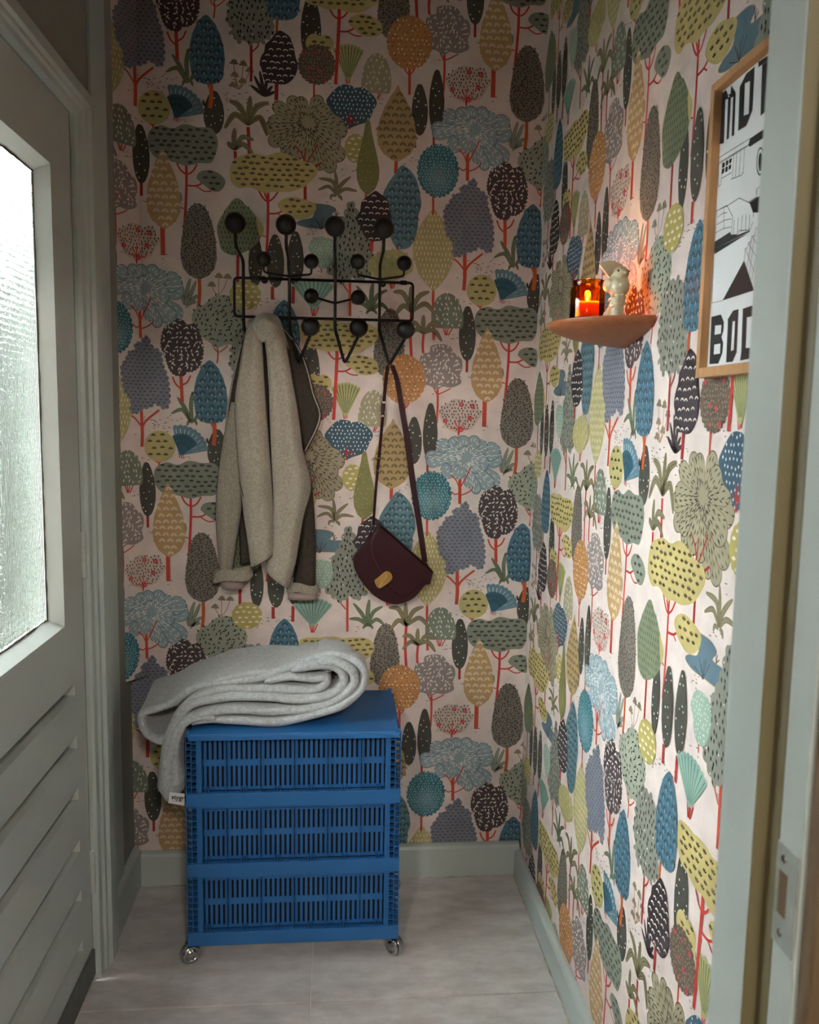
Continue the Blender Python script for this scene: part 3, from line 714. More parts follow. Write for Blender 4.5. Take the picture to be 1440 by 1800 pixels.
('L',[(296,699),(288,720)],3,'red'),
('L',[(298,699),(295,720)],3,'red'),
('L',[(300,699),(303,720)],3,'red'),
('L',[(304,699),(315,720)],3,'red'),
('S','dome',300,814,45,96,'dome','ricel',0,0),
('L',[(200,758),(198,703),(202,637)],8,'red'),
('L',[(235,702),(233,672),(235,642)],7,'red'),
('S','ash',141,766,43,187,'ash','finedash',30,0.02),
('F',[(200,758),(178,808),(149,813)],11.16,'palm'),
('F',[(200,758),(198,793),(197,828)],11.16,'palm'),
('F',[(200,758),(219,801),(249,816)],11.16,'palm'),
('F',[(200,758),(178,776),(154,748)],11.16,'palm'),
('F',[(200,758),(237,783),(267,753)],11.16,'palm'),
('F',[(235,702),(233,728),(234,752)],9.92,'palm'),
('F',[(235,702),(211,730),(189,728)],9.92,'palm'),
('F',[(235,702),(258,730),(288,722)],9.92,'palm'),
('F',[(235,702),(214,713),(190,690)],9.92,'palm'),
('F',[(235,702),(263,712),(286,682)],9.92,'palm'),
('L',[(257,567),(267,552),(276,536)],3.5,'red'),
('L',[(276,570),(278,508),(276,456)],6,'redo'),
('L',[(277,536),(296,544),(314,554)],3,'red'),
('O',[(225,631),(232,647),(252,652),(256,669),(284,675),(309,669),(322,651),(342,635),(345,610),(338,589),(343,569),(316,556),(291,558),(276,550),(254,560),(238,565),(233,591),(225,606)],'mauve','rice'),
('L',[(184,2281),(185,2213)],7,'redo'),
('L',[(169,2281),(184,2264),(198,2280)],3.5,'redo'),
('S','ball',183,2413,60,136,'orange','orangedots',26,0.02),
('L',[(200,348),(202,309)],7,'dred'),
('S','cyp',213,473,22,132,'cyp','dot',0,0),
('S','cyp',258,512,21,163,'cyp','dot',0,0),
('L',[(252,355),(253,311)],6,'dred'),
('O',[(282,482),(290,503),(307,513),(324,525),(347,523),(360,517),(377,522),(390,514),(396,496),(405,485),(391,465),(379,444),(359,437),(339,430),(319,436),(301,445),(293,461)],'pink','pinkdash'),
('L',[(339,421),(339,440),(314,443)],2.6,'red'),
('L',[(339,421),(339,440),(326,461)],2.6,'red'),
('L',[(339,421),(339,440),(354,455)],2.6,'red'),
('L',[(339,421),(339,440),(367,442)],2.6,'red'),
('L',[(339,421),(339,440),(341,471)],2.6,'red'),
('L',[(-328,1540),(-326,1515),(-329,1494)],4,'redo'),
('L',[(-345,1553),(-326,1523),(-299,1541)],3,'redo'),
('O',[(-395,1614),(-382,1640),(-361,1649),(-344,1666),(-319,1675),(-293,1671),(-277,1651),(-260,1639),(-252,1614),(-256,1593),(-260,1563),(-282,1546),(-307,1543),(-328,1535),(-345,1548),(-366,1560),(-383,1581)],'sage','riced',34,2.2),
('L',[(-338,1340),(-337,1301),(-340,1270)],11,'orgtrunk'),
('L',[(-347,1335),(-339,1318)],7,'orgtrunk'),
('S','leaf',-347,1501,46,171,'blue','fanblue',20,0.012),
('L',[(379,1669),(391,1663),(401,1669)],3.5,'red'),
('L',[(391,1664),(391,1656)],4,'red'),
('S','ball',394,1750,42,85,'yellow2','sprout',30,0.015),
('L',[(446,1677),(448,1690)],2.6,'red'),
('L',[(452,1675),(451,1690)],2.6,'red'),
('L',[(458,1678),(455,1690)],2.6,'red'),
('N',449,1684,60,80,-15,80,'bluefan2'),
('N',452,1686,38,56,-30,60,'bluefan'),
('L',[(524,1718),(516,1729)],2.2,'ink'),
('L',[(524,1718),(523,1731)],2.2,'ink'),
('L',[(524,1718),(530,1729)],2.2,'ink'),
('L',[(524,1718),(520,1733)],2.2,'ink'),
('L',[(345,330),(347,229)],9,'redo'),
('P',(361,363),[(279,402,38),(317,414,42),(349,421,38),(390,420,36),(418,402,42),(457,385,52),(464,354,46),(247,363,32),(250,347,34),(296,310,44),(332,304,44),(378,276,34),(397,260,28),(435,275,44),(455,285,44),(365,392,60),(423,333,60),(300,367,60)],'feather','strokeF'),
('L',[(346,266),(337,293),(319,312)],3.4,'redo'),
('L',[(348,277),(362,303),(377,334)],3.4,'redo'),
('L',[(348,253),(368,261),(383,273)],3.4,'redo'),
('L',[(345,261),(333,256),(322,264)],3.4,'redo'),
('L',[(344,920),(346,860),(344,822)],10,'redo'),
('L',[(345,869),(358,892),(394,922)],6,'redo'),
('L',[(343,878),(326,897),(314,906)],4.5,'redo'),
('O',[(346,1104),(357,1118),(371,1116),(376,1096),(401,1078),(406,1048),(416,1021),(422,993),(423,943),(410,924),(384,938),(373,929),(348,922),(325,910),(309,920),(311,947),(294,965),(285,1002),(284,1034),(299,1057),(310,1077),(326,1079),(328,1097)],'slate','scallop',36,5),
('L',[(254,189),(255,136)],6,'redo'),
('S','ball',266,320,56,137,'teal','tealdots',28,0.035),
('L',[(453,146),(456,60)],9,'redo'),
('L',[(431,128),(439,109),(454,95)],4.5,'redo'),
('L',[(479,132),(470,114),(456,106)],4.5,'redo'),
('O',[(401,212),(407,249),(419,267),(435,270),(442,281),(457,282),(473,269),(491,271),(502,252),(513,220),(513,182),(502,156),(485,143),(469,141),(462,131),(438,132),(423,147),(412,180)],'plum','rice',44,2.6),
('L',[(-164,2408),(-167,2352)],7,'orgtrunk'),
('O',[(-172,2347),(-164,2355),(-154,2356),(-134,2344),(-127,2329),(-121,2313),(-118,2295),(-112,2276),(-115,2254),(-126,2236),(-141,2225),(-159,2223),(-175,2225),(-195,2227),(-203,2242),(-206,2259),(-211,2271),(-208,2288),(-199,2304),(-196,2321),(-185,2331)],'plumd','arc'),
('L',[(-167,2224),(-168,2182)],10,'dred'),
('S','cyp',-77,2452,27,171,'cyp','dot',0,0),
('O',[(-91,2334),(-82,2349),(-67,2355),(-54,2349),(-38,2354),(-20,2342),(-19,2323),(-30,2312),(-69,2300),(-87,2314)],'yellow','tuft'),
('L',[(-69,2229),(-69,2194)],5,'redo'),
('S','ball',-62,2327,49,100,'russet','russetdots',26,0.035),
('L',[(-233,2336),(-233,2258),(-234,2226)],7,'dred'),
('L',[(-231,2300),(-218,2312),(-213,2323)],3.5,'dred'),
('O',[(-297,2386),(-290,2403),(-294,2418),(-282,2435),(-286,2452),(-271,2465),(-253,2478),(-235,2474),(-218,2478),(-205,2466),(-185,2460),(-182,2441),(-172,2427),(-175,2410),(-171,2396),(-175,2371),(-172,2354),(-185,2336),(-195,2333),(-200,2321),(-218,2325),(-231,2317),(-244,2320),(-249,2330),(-262,2320),(-274,2327),(-279,2339),(-289,2340),(-283,2358),(-294,2367)],'greyg','ovald',26,6),
('L',[(30,866),(31,744)],7,'redo'),
('L',[(26,809),(11,829),(7,841)],3.5,'redo'),
('O',[(-35,866),(-30,893),(-16,908),(-23,932),(-11,962),(1,981),(10,1001),(20,1035),(34,1049),(51,1020),(68,1001),(78,972),(93,947),(88,922),(108,898),(103,868),(89,856),(70,843),(58,834),(40,846),(26,839),(11,829),(-6,839),(-18,849)],'greyg','ovald',26,6),
('L',[(-179,1701),(-179,1667)],9,'dred'),
('S','cyp',-171,1839,24,140,'cyp','dot',0,0),
('L',[(-123,1704),(-124,1658)],9,'dred'),
('S','cyp',-118,1849,23,144,'cyp','dot',0,0),
('L',[(-47,1741),(-48,1758)],3,'red'),
('L',[(-48,1752),(-56,1760)],3,'red'),
('L',[(-48,1752),(-41,1760)],3,'red'),
('O',[(-84,1803),(-73,1828),(-52,1837),(-27,1834),(-14,1822),(-11,1797),(-22,1767),(-39,1754),(-56,1756),(-69,1774),(-73,1791)],'pale','palemarks'),
('L',[(-71,1626),(-76,1650)],3,'red'),
('L',[(-69,1626),(-69,1650)],3,'red'),
('L',[(-67,1626),(-63,1650)],3,'red'),
('L',[(-64,1626),(-54,1651)],3,'red'),
('N',-68,1644,66,80,-42,42,'palefan'),
('L',[(17,2233),(14,2249)],2.6,'red'),
('L',[(20,2233),(20,2249)],2.6,'red'),
('L',[(24,2234),(27,2250)],2.6,'red'),
('N',21,2240,58,90,-34,34,'yelfan'),
('L',[(-4,2424),(-4,2394),(-7,2323),(-12,2230)],9,'red'),
('L',[(-31,2420),(-18,2401),(-4,2395),(11,2403),(23,2421)],4.5,'red'),
('L',[(-3,2363),(19,2364),(36,2373)],4.5,'red'),
('L',[(19,2364),(36,2355),(55,2354)],3.2,'red'),
('O',[(-105,1588),(-101,1606),(-78,1612),(-49,1611),(-31,1614),(-3,1614),(18,1609),(49,1611),(85,1609),(104,1596),(109,1581),(99,1557),(76,1541),(50,1528),(18,1527),(-5,1534),(-31,1531),(-57,1538),(-85,1543),(-101,1563)],'yellow','tuft'),
('O',[(21,2390),(31,2402),(56,2409),(86,2403),(107,2389),(109,2365),(90,2355),(57,2356),(40,2369),(25,2378)],'yellow','tuft'),
('L',[(99,2197),(103,2213)],3.5,'redo'),
('L',[(103,2201),(109,2212)],3,'redo'),
('S','dome',96,2314,40,101,'beige2','ricel',0,0),
('L',[(24,1234),(25,1249)],9,'redo'),
('O',[(-37,1302),(-24,1322),(-7,1339),(8,1346),(27,1345),(40,1340),(59,1341),(74,1333),(91,1319),(98,1302),(89,1284),(82,1267),(72,1254),(45,1244),(23,1236),(11,1249),(3,1261),(-16,1270),(-26,1287)],'navy','navydots'),
('L',[(25,1236),(25,1249),(13,1261)],3,'dred'),
('L',[(25,1236),(25,1249),(20,1273)],3,'dred'),
('L',[(25,1236),(25,1249),(28,1273)],3,'dred'),
('L',[(25,1236),(25,1249),(40,1261)],3,'dred'),
('L',[(25,1236),(25,1249),(48,1256)],3,'dred'),
('S','ball',42,1222,29,74,'yelbush','bushlight',14,0.03),
('L',[(72,1070),(71,1055)],7,'redo'),
('S','drop',75,1259,31,192,'olive','oldots',0,0),
('L',[(152,2045),(151,2009)],9,'redo'),
('S','spade',154,2236,53,196,'ochre','fandark',16,0.015),
('L',[(160,1863),(158,1808)],9,'redo'),
('L',[(166,1866),(161,1853)],5,'redo'),
('O',[(117,1946),(129,1979),(146,2004),(163,2028),(173,2030),(191,2018),(208,1994),(217,1962),(222,1929),(214,1899),(213,1866),(200,1828),(183,1813),(157,1814),(139,1843),(130,1884)],'blue2','fanblue'),
('L',[(89,1833),(88,1803)],9,'red'),
('O',[(84,1953),(97,1962),(110,1955),(128,1942),(136,1920),(141,1895),(144,1870),(137,1848),(119,1834),(101,1830),(80,1832),(67,1845),(57,1867),(46,1887),(56,1909),(61,1934)],'plumd','arc'),
('L',[(143,1705),(140,1724)],3,'red'),
('L',[(146,1705),(145,1724)],3,'red'),
('L',[(150,1706),(153,1725)],3,'red'),
('O',[(81,1750),(81,1775),(96,1794),(119,1804),(143,1809),(169,1807),(190,1794),(203,1777),(201,1754),(185,1743),(175,1738),(154,1727),(131,1724),(105,1733)],'lozenge','scallfan'),
('L',[(-256,1651),(-253,1639)],3.5,'red'),
('S','ball',-252,1715,42,77,'yelbush','bushlight',12,0.02),
('S','leaf',-149,1667,45,169,'blue','fanblue',18,0.012)
]
Lz = 2e-5
for it in WALL_DATA:
    k = it[0]
    if k == 'S':
        _, pr, cu, tv, hw, h, c, st, wn, wa = it; Lz += 2.4e-5; P = []
        if pr == 'ball':
            n = max(40, wn*6)
            for i in range(n):
                a = 2*PI*i/n; f = 1-wa+2*wa*abs(math.sin(wn*a/2)) if wn else 1
                P.append((cu+hw*math.sin(a)*f, tv-h/2+h/2*math.cos(a)*f))
        else:
            pf = PROF[pr]
            def width(t):
                for (a, b), (c_, d_) in zip(pf, pf[1:]):
                    if t <= c_: s = (t-a)/(c_-a); return b+(d_-b)*s
                return pf[-1][1]
            n = 40 if not wn else wn*5
            side = []
            for i in range(n+1):
                t = .5-.5*math.cos(PI*i/n) if not wn else i/n
                t = min(max(t, 0), 1); f = 1+(wa*2*(abs(math.sin(wn*PI*i/n))-.5) if wn else 0)
                lean = .035*math.sin(t*2.2+cu)*hw
                side.append((width(t)*hw*f, tv-h*t, lean))
            P = [(cu+w+l, y) for w, y, l in side]+[(cu-w+l, y) for w, y, l in reversed(side)]
        poly(P, c, Lz); marks(P, st, Lz+8e-6)
    elif k == 'O':
        Lz += 2.4e-5; P = [(p.x, p.y) for p in closed([Vector(q) for q in it[1]], 4)]
        if len(it) > 4: P = scalloped(P, it[4], it[5])
        poly(P, it[2], Lz); marks(P, it[3], Lz+8e-6)
        if it[2] == 'pond': ribbon(P+[P[0]], 2.2, 'ochre', Lz-4e-6)
    elif k == 'L':
        Q = catmull([Vector(q) for q in it[1]], 4) if len(it[1]) > 2 else [Vector(q) for q in it[1]]
        ribbon([tuple(p) for p in Q], it[2], it[3], Lz+1.6e-5+(WALL_DATA.index(it) % 5)*1e-6)
    elif k == 'F': leafshape(it[1], it[2], it[3], Lz+1.0e-5, {'palm': 'spikeb', 'spear': 'dgreen', 'blade': 'dgreen'}.get(it[3], it[3]))
    elif k == 'G':
        for (x, y) in it[1]:
            for i in range(it[2]):
                kite(x+rw.gauss(0, it[3]), y+rw.gauss(0, it[3]*.45), 1.57+rw.uniform(-.2, .2), rw.uniform(7, 11), 2.0, 'twigleaf' if rw.random() < .3 else 'spike', 1e-5)
    elif k == 'P':
        Lz += 2.4e-5; cx, cy = it[1]; dk = 'fedge' if it[3] == 'feather' else 'bedge'; sw = 'white' if it[4] == 'strokeF' else 'ink'
        ps = sorted(it[2], key=lambda p: -math.hypot(p[0]-cx, p[1]-cy))
        for q, (tx, ty, w) in enumerate(ps):
            d = Vector((tx-cx, ty-cy)); ln = d.length; d.normalize(); nn = Vector((-d.y, d.x)); l0 = Lz+q*6e-6
            for e, cc in ((3.0, dk), (0, it[3])):
                P = []
                for i in range(25):
                    a = -PI/2+PI*i/24; P.append(tuple(Vector((cx, cy))+d*(ln-w*.55+(w*.55+e*.8)*math.cos(a))+nn*(w*.5+e*.5)*math.sin(a)))
                P = [tuple(Vector((cx, cy))-nn*w*.16)]+P+[tuple(Vector((cx, cy))+nn*w*.16)]
                poly(P, cc, l0+(3e-6 if e == 0 else 0))
        for q, (tx, ty, w) in enumerate(ps):
            d = Vector((tx-cx, ty-cy)); ln = d.length; d.normalize(); nn = Vector((-d.y, d.x))
            s = 8+rw.uniform(0, 16)
            while s < ln-8:
                for o in (-.3, 0, .3):
                    p = Vector((cx, cy))+d*(s+4*(o == 0))+nn*w*o*min(1, .35+s/ln*.8); kite(p.x, p.y, math.atan2(d.x, d.y)+o*.5, 13, 2.6, sw, Lz+len(ps)*6e-6+8e-6)
                s += 19
        Lz += len(ps)*6e-6+8e-6
    elif k == 'N':
        Lz += 2.4e-5; _, cx, cy, rx, ry, a0, a1, c = it; P = [(cx-3, cy), ]; n = 9
        sx, sy = (-1 if False else 1), 1
        pts = []
        for i in range(n*4+1):
            a = math.radians(a0+(a1-a0)*i/(n*4)); f = 1+.05*abs(math.sin(PI*i/4)); pts.append((cx+rx*1.25*f*math.sin(a), cy+ry*f*math.cos(a)))
        poly([(cx-4, cy), ]+pts+[(cx+4, cy)], c, Lz)
        for i in range(1, n+1):
            a = math.radians(a0+(a1-a0)*(i-.5)/n); lc = 'white' if c == 'bluefan2' else 'ink' if c != 'palefan' else 'dgreen'
            for s0, s1 in (((.12, .97),) if c in ('palefan', 'yelfan') else ((.45, .65), (.7, .9))):
                TILE.append((Lz+8e-6, lc, [(cx+rx*1.25*s0*math.sin(a)-.3, cy+ry*s0*math.cos(a)), (cx+rx*1.25*s1*math.sin(a)-.9, cy+ry*s1*math.cos(a)), (cx+rx*1.25*s1*math.sin(a)+.9, cy+ry*s1*math.cos(a)), (cx+rx*1.25*s0*math.sin(a)+.3, cy+ry*s0*math.cos(a))]))
TB = [(min(p[0] for p in P), max(p[0] for p in P), min(p[1] for p in P), max(p[1] for p in P)) for _, _, P in TILE]
def clip(P, ax, lim, keep_less):
    out = []
    for i in range(len(P)):
        a, b = P[i-1], P[i]; ia = (a[ax] <= lim) == keep_less; ib = (b[ax] <= lim) == keep_less
        if ia != ib:
            t = (lim-a[ax])/(b[ax]-a[ax]); out.append((a[0]+(b[0]-a[0])*t, a[1]+(b[1]-a[1])*t))
        if ib: out.append(b)
    return out
def hang_paper(name, parent, regions):                  # regions: (u0, u1, v0, v1, fn(u, v, layer))
    V, F, Cc = [], [], []
    def put(P, c, L, fn):
        o = len(V)
        for p in P: V.append(fn(p[0]/1000, p[1]/1000, L)); Cc.extend(c)
        F.append(tuple(range(o, o+len(P))))
    for u0, u1, v0, v1, fn in regions:
        put([(u0, v0), (u1, v0), (u1, v1), (u0, v1)], PALI['paper'], 0, fn)
        for i in range(-3, 6):
            for j in range(-4, 6):
                ox, oy = i*PU, j*PV-i*PV/2
                for (L, c, P), (a, b, c0_, d0_) in zip(TILE, TB):
                    if b+ox < u0 or a+ox > u1 or d0_+oy < v0 or c0_+oy > v1: continue
                    Q = [(x+ox, y+oy) for x, y in P]
                    if a+ox < u0: Q = clip(Q, 0, u0, False)
                    if Q and b+ox > u1: Q = clip(Q, 0, u1, True)
                    if Q and c0_+oy < v0: Q = clip(Q, 1, v0, False)
                    if Q and d0_+oy > v1: Q = clip(Q, 1, v1, True)
                    if len(Q) > 2: put(Q, PALI[c], L, fn)
    me = bpy.data.meshes.new(name); me.from_pydata(V, [], F)
    at = me.color_attributes.new('ink', 'FLOAT_COLOR', 'POINT'); at.data.foreach_set('color', Cc)
    me.materials.append(M['print']); o = bpy.data.objects.new(name, me); col.objects.link(o); o.parent = parent
    o['kind'] = 'stuff'; return o
FU = -.525; c45 = math.cos(math.radians(48)); s45 = math.sin(math.radians(48)); CW = .0765
FZ = .62                                              # the boxed corner stops here; below it the paper runs on into the corner
hang_paper('wallpaper', wb, [(FU*1000, XR*1000, 98, CEIL*1000, lambda u, v, L: (u, D-L, v)),
                             (-578, FU*1000, 98, FZ*1000, lambda u, v, L: (u, D-L, v)),
                             ((FU-CW)*1000, FU*1000, FZ*1000, CEIL*1000, lambda u, v, L: (FU+(u-FU)*c45+L*s45, D+(u-FU)*s45-L*c45, v))])
hang_paper('wallpaper', wr, [(XR*1000, (XR+D-.70)*1000, 81, CEIL*1000, lambda u, v, L: (XR-L, D-(u-XR), v))])
# boxed-in corner behind the slanted strip of paper
cx0, cy0 = FU-CW*c45, D-CW*s45
structure(B().prism([(FU, D), (cx0, cy0), (XL, cy0+.002), (XL, D)], lambda p, z: Vector((p[0]-.0008, p[1]+.0008, z)), FZ, CEIL), 'trim_7', M['plaster'], smooth=False)
# ------------------------------------------------------------------ crates
CX0, CX1, CY0, CY1, CZ0, CH = -.359, .160, 1.95, 2.255, .0555, .1785
CW_ = CX1-CX0; CD = CY1-CY0
def crate(loc, label):
    t = thing('storage_crate', loc, label, 'crate', 'stacked blue storage crates')   # origin: front left bottom corner
    ox, oy, oz = loc
    bh = .034                                            # solid band at the bottom
    W, Dp, H = CW_, CD, CH
    A = lambda x, y, z: (ox+x, oy+y, oz+z)
    def bx(b, x0, x1, y0, y1, z0, z1): b.box(A(x0, y0, z0), A(x1, y1, z1))
    b = B(); bx(b, .0, W, .0, .006, 0, bh); bx(b, 0, W, Dp-.006, Dp, 0, bh); bx(b, 0, .006, .006, Dp-.006, 0, bh); bx(b, W-.006, W, .006, Dp-.006, 0, bh); bx(b, .006, W-.006, .006, Dp-.006, .006, .012)
    bx(b, .006, W-.006, .004, .0245, bh-.008, bh-.003)     # ledge behind the band
    b.build('base_rim', M['blue'], t, smooth=False, bevel=.0012)
    # top frame rail
    b = B(); bx(b, .022, W-.022, .004, .012, H-.0055, H-.0005); bx(b, .022, W-.022, Dp-.012, Dp-.004, H-.0055, H-.0005); bx(b, .002, .01, .022, Dp-.022, H-.0055, H-.0005); bx(b, W-.01, W-.002, .022, Dp-.022, H-.0055, H-.0005)
    b.build('top_rail', M['blue'], t, smooth=False, bevel=.0008)
    # corner posts: open grid of small cells, plus plain upright beside each
    for sx in (0, 1):
        for sy in (0, 1):
            b = B(); gx0 = .0006; gw = .0265; rib = .0017; n = 9; cz0 = bh+.001; cz1 = H-.001
            X = (lambda a, c: (a, c)) if not sx else (lambda a, c: (W-c, W-a))
            Y = (lambda a, c: (a, c)) if not sy else (lambda a, c: (Dp-c, Dp-a))
            for k in range(3):
                x = gx0+k*(gw-rib)/2; xx = X(x, x+rib); yy = Y(.0015, .020); bx(b, *xx, *yy, cz0, cz1)
            for k in range(n+1):
                z = cz0+(cz1-cz0-rib)*k/n; xx = X(gx0, gx0+gw); yy = Y(.002, .019); mid = (xx[0]+xx[1])/2; bx(b, xx[0], mid, *yy, z, z+rib); bx(b, mid, xx[1], *yy, max(z-.0022, cz0), max(z-.0022, cz0)+rib)
            b.build('corner_grid', M['blue'], t, smooth=False)
            b = B(); xx = X(.0268, .038); yy = Y(.0035, .0245); bx(b, *xx, *yy, bh-.002, H-.0008); b.build('upright', M['blue'], t, smooth=False, bevel=.0008)
    # slotted panels front and back: 4+6+6+6+6+4 slots in two rows
    def panel(y0, y1):
        b = B(); px0, px1 = .0395, W-.0395; z0, z1 = bh+.0005, H-.0135; zm0, zm1 = z0+(z1-z0)*.465, z0+(z1-z0)*.59
        bx(b, px0, px1, y0, y1, z0, z0+.008); bx(b, px0, px1, y0, y1, zm0, zm1); bx(b, px0, px1, y0, y1, z1-.006, z1)
        groups = (4, 6, 6, 6, 6, 4); unit = (px1-px0)/(32+6*.78); x = px0
        sep = []
        for gi_, gn in enumerate(groups):
            x += unit*.39
            for k in range(gn):
                for za, zb in ((z0+.008, zm0), (zm1, z1-.006)):
                    if k == 0: bx(b, x-unit*.28, x+unit*.28, y0+.0003, y1, za, zb)
                    bx(b, x+unit-unit*.28, x+unit+unit*.28, y0+.0003, y1, za, zb)
                x += unit
            x += unit*.39
            if gi_ < 5: sep.append(x)
        return b, sep
    b, sep = panel(.0205, .0235); fp = b.build('front_panel', M['blue'], t, smooth=False)
    b = B()
    for x in sep:
        bx(b, x-.0024, x-.0011, .0085, .0205, bh-.003, H-.006); bx(b, x+.0011, x+.0024, .0150, .0205, bh+.012, H-.006)
    tag(b.build('divider_rib', M['blue'], fp, smooth=False), kind='stuff')
    b = B(); mids = [(.0395+sep[0])/2]+[(sep[i]+sep[i+1])/2 for i in range(4)]+[(sep[4]+W-.0395)/2]
    for i, x in enumerate(mids):
        x = x if 0 < i < 5 else (.050 if i == 0 else W-.054)
        for k in ((-1, 0, 1) if 0 < i < 5 else (-.5, .5)): bx(b, x+k*.0062-.0009, x+k*.0062+.0009, .0075, .0205, bh-.003, bh+.0085)
    bx(b, W/2-.010, W/2+.012, .002, .006, bh-.002, bh+.003)
    tag(b.build('clip', M['blue'], fp, smooth=False), kind='stuff')
    b = B(); tz = H-.011
    for x in [m for i, m in enumerate(mids)]: bx(b, x-.0007, x+.0007, .009, .0205, tz-.002, H-.004)
    tag(b.build('hinge_tab', M['blue'], fp, smooth=False), kind='stuff')
    b, _ = panel(Dp-.0135, Dp-.0105); b.build('back_panel', M['blue'], t, smooth=False)
    for x0, x1, nm in ((.0105, .0135, 0), (W-.0135, W-.0105, 1)):
        b = B(); z0, z1 = bh+.012, H-.012; bx(b, x0, x1, .038, Dp-.038, z0, z0+.006); bx(b, x0, x1, .038, Dp-.038, z1-.006, z1); bx(b, x0, x1, .038, Dp-.038, (z0+z1)/2-.004, (z0+z1)/2+.004)
        n = 19
        for k in range(n+1): y = .038+(Dp-.076-.0045)*k/n; bx(b, x0, x1, y, y+.0048, z0, z1)
        b.build('side_panel', M['blue'], t, smooth=False)
    return t
c1 = crate((CX0, CY0, CZ0), 'lowest blue slatted plastic crate of the stack, standing on chrome castors')
crate((CX0, CY0+.0005, CZ0+CH), 'middle blue slatted plastic crate of the stack of three')
crate((CX0, CY0+.001, CZ0+2*CH), 'topmost blue slatted plastic crate of the stack, under the blue lid')
LZ = CZ0+3*CH
for i, nm in enumerate(('lowest', 'middle', 'topmost')):     # dark cloth added in the crates, standing in for shade behind the slots
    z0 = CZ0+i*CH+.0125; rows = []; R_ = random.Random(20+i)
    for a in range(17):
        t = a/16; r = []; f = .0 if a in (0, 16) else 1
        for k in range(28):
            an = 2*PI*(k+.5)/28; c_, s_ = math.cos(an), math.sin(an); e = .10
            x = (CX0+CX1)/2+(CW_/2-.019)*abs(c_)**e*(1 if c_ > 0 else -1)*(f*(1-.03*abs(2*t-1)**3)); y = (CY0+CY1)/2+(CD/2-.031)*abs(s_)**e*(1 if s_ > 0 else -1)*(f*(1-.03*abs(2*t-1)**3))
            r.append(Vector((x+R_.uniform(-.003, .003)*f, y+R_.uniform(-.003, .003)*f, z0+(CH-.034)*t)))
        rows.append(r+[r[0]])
    tag(B().grid(rows).build('crate_shade_fill', M['shade_cloth'], angle=2.5), 'dark cloth added inside the %s blue crate as shade behind its slots' % nm, 'cloth', 'dark cloths added in the crates for shade')
def caster(x, y, rz):
    R = Matrix.Rotation(rz, 3, 'Z'); c = Vector((x, y, .0272)); ax = R @ Vector((0, -1, 0))
    T = thing('caster', (x, y, 0), None, None); T.parent = c1; T.matrix_parent_inverse = c1.matrix_world.inverted(); T.matrix_basis = Matrix.Translation((x, y, 0))
    ball = [(r_*.9, h_*.9) for r_, h_ in [(.0, -.0235), (.013, -.0225), (.0225, -.0165), (.0275, -.008), (.0296, .0), (.0298, .004), (.0285, .0062), (.0262, .0066)]]
    B().lathe(ball, c, ax, 32).build('hood', M['chrome'], T)
    wheel = [(.0255, .004), (.0255, .0105), (.0235, .0135), (.0190, .0150), (.0165, .0142), (.0155, .0128), (.0142, .0138), (.0115, .0165), (.006, .0185), (0, .019)]
    wheel = [(r_*.9, h_*.9) for r_, h_ in wheel]
    w = B().lathe(wheel, c, ax, 32).build('wheel', M['chrome'], T)
    B().lathe([(.0236, .0056), (.0236, .0072), (.0216, .0085)], c, ax, 32).build('rubber_ring', M['rubber'], T)
    s = B().tube([c+Vector((0, 0, .022)), c+Vector((0, 0, .032))], .0045, 12).lathe([(.011, 0), (.011, .003)], (x, y, CZ0-.003), seg=16); s.build('stem', M['brushed'], T)
    return T
caster(CX0-.006+.009, CY0+.018, .55); caster(CX1-.008, CY0+.020, -.95)
caster(CX0+.012, CY1-.02, 2.0); caster(CX1+.004, CY1-.014, -2.3)
# lid with rounded corners, lipped edge and corner catches
lid = thing('crate_lid', (CX0, CY0, LZ), 'flat blue plastic lid on top of the crate stack', 'lid')
def rrect(x0, x1, y0, y1, r, n=6):
    P = []
    for cx, cy, a in ((x1-r, y1-r, 0), (x0+r, y1-r, 90), (x0+r, y0+r, 180), (x1-r, y0+r, 270)):
        for k in range(n+1): t = math.radians(a+90*k/n); P.append((cx+r*math.cos(t), cy+r*math.sin(t)))
    return P
b = B(); lx0, lx1, ly0, ly1 = CX0+.005, CX1-.002, CY0-.004, CY1
b.prism(rrect(lx0+.004, lx1-.004, ly0, ly1, .010), lambda p, z: Vector((p[0], p[1], z)), LZ+.0005, LZ+.0072)
b.build('lid_top', M['blue'], lid, smooth=False, bevel=.0018)
b = B(); b.prism([(lx0+.007, LZ-.0095), (lx1-.006, LZ-.0095), (lx1-.003, LZ-.005), (lx1-.003, LZ+.0025), (lx0+.003, LZ+.0025), (lx0+.003, LZ-.005)], lambda p, y: Vector((p[0], y, p[1])), CY0-.005, CY0-.0005)
b.build('front_lip', M['blue'], lid, smooth=False, bevel=.0012)
for x in (CX0+.0005, CX1-.0135):
    b = B().box((x, CY0-.001, LZ+.0002), (x+.013, CY0+.013, LZ+.003)).box((x+.002, CY0+.001, LZ+.003), (x+.011, CY0+.003, LZ+.0105)).box((x+.002, CY0+.007, LZ+.003), (x+.011, CY0+.0095, LZ+.011)); b.build('corner_catch', M['blue'], lid, smooth=False, bevel=.0006)
for x in (CX0+.002, CX1-.016): B().box((x, CY1-.010, LZ+.0095), (x+.012, CY1-.004, LZ+.013)).build('corner_catch', M['blue'], lid, smooth=False)

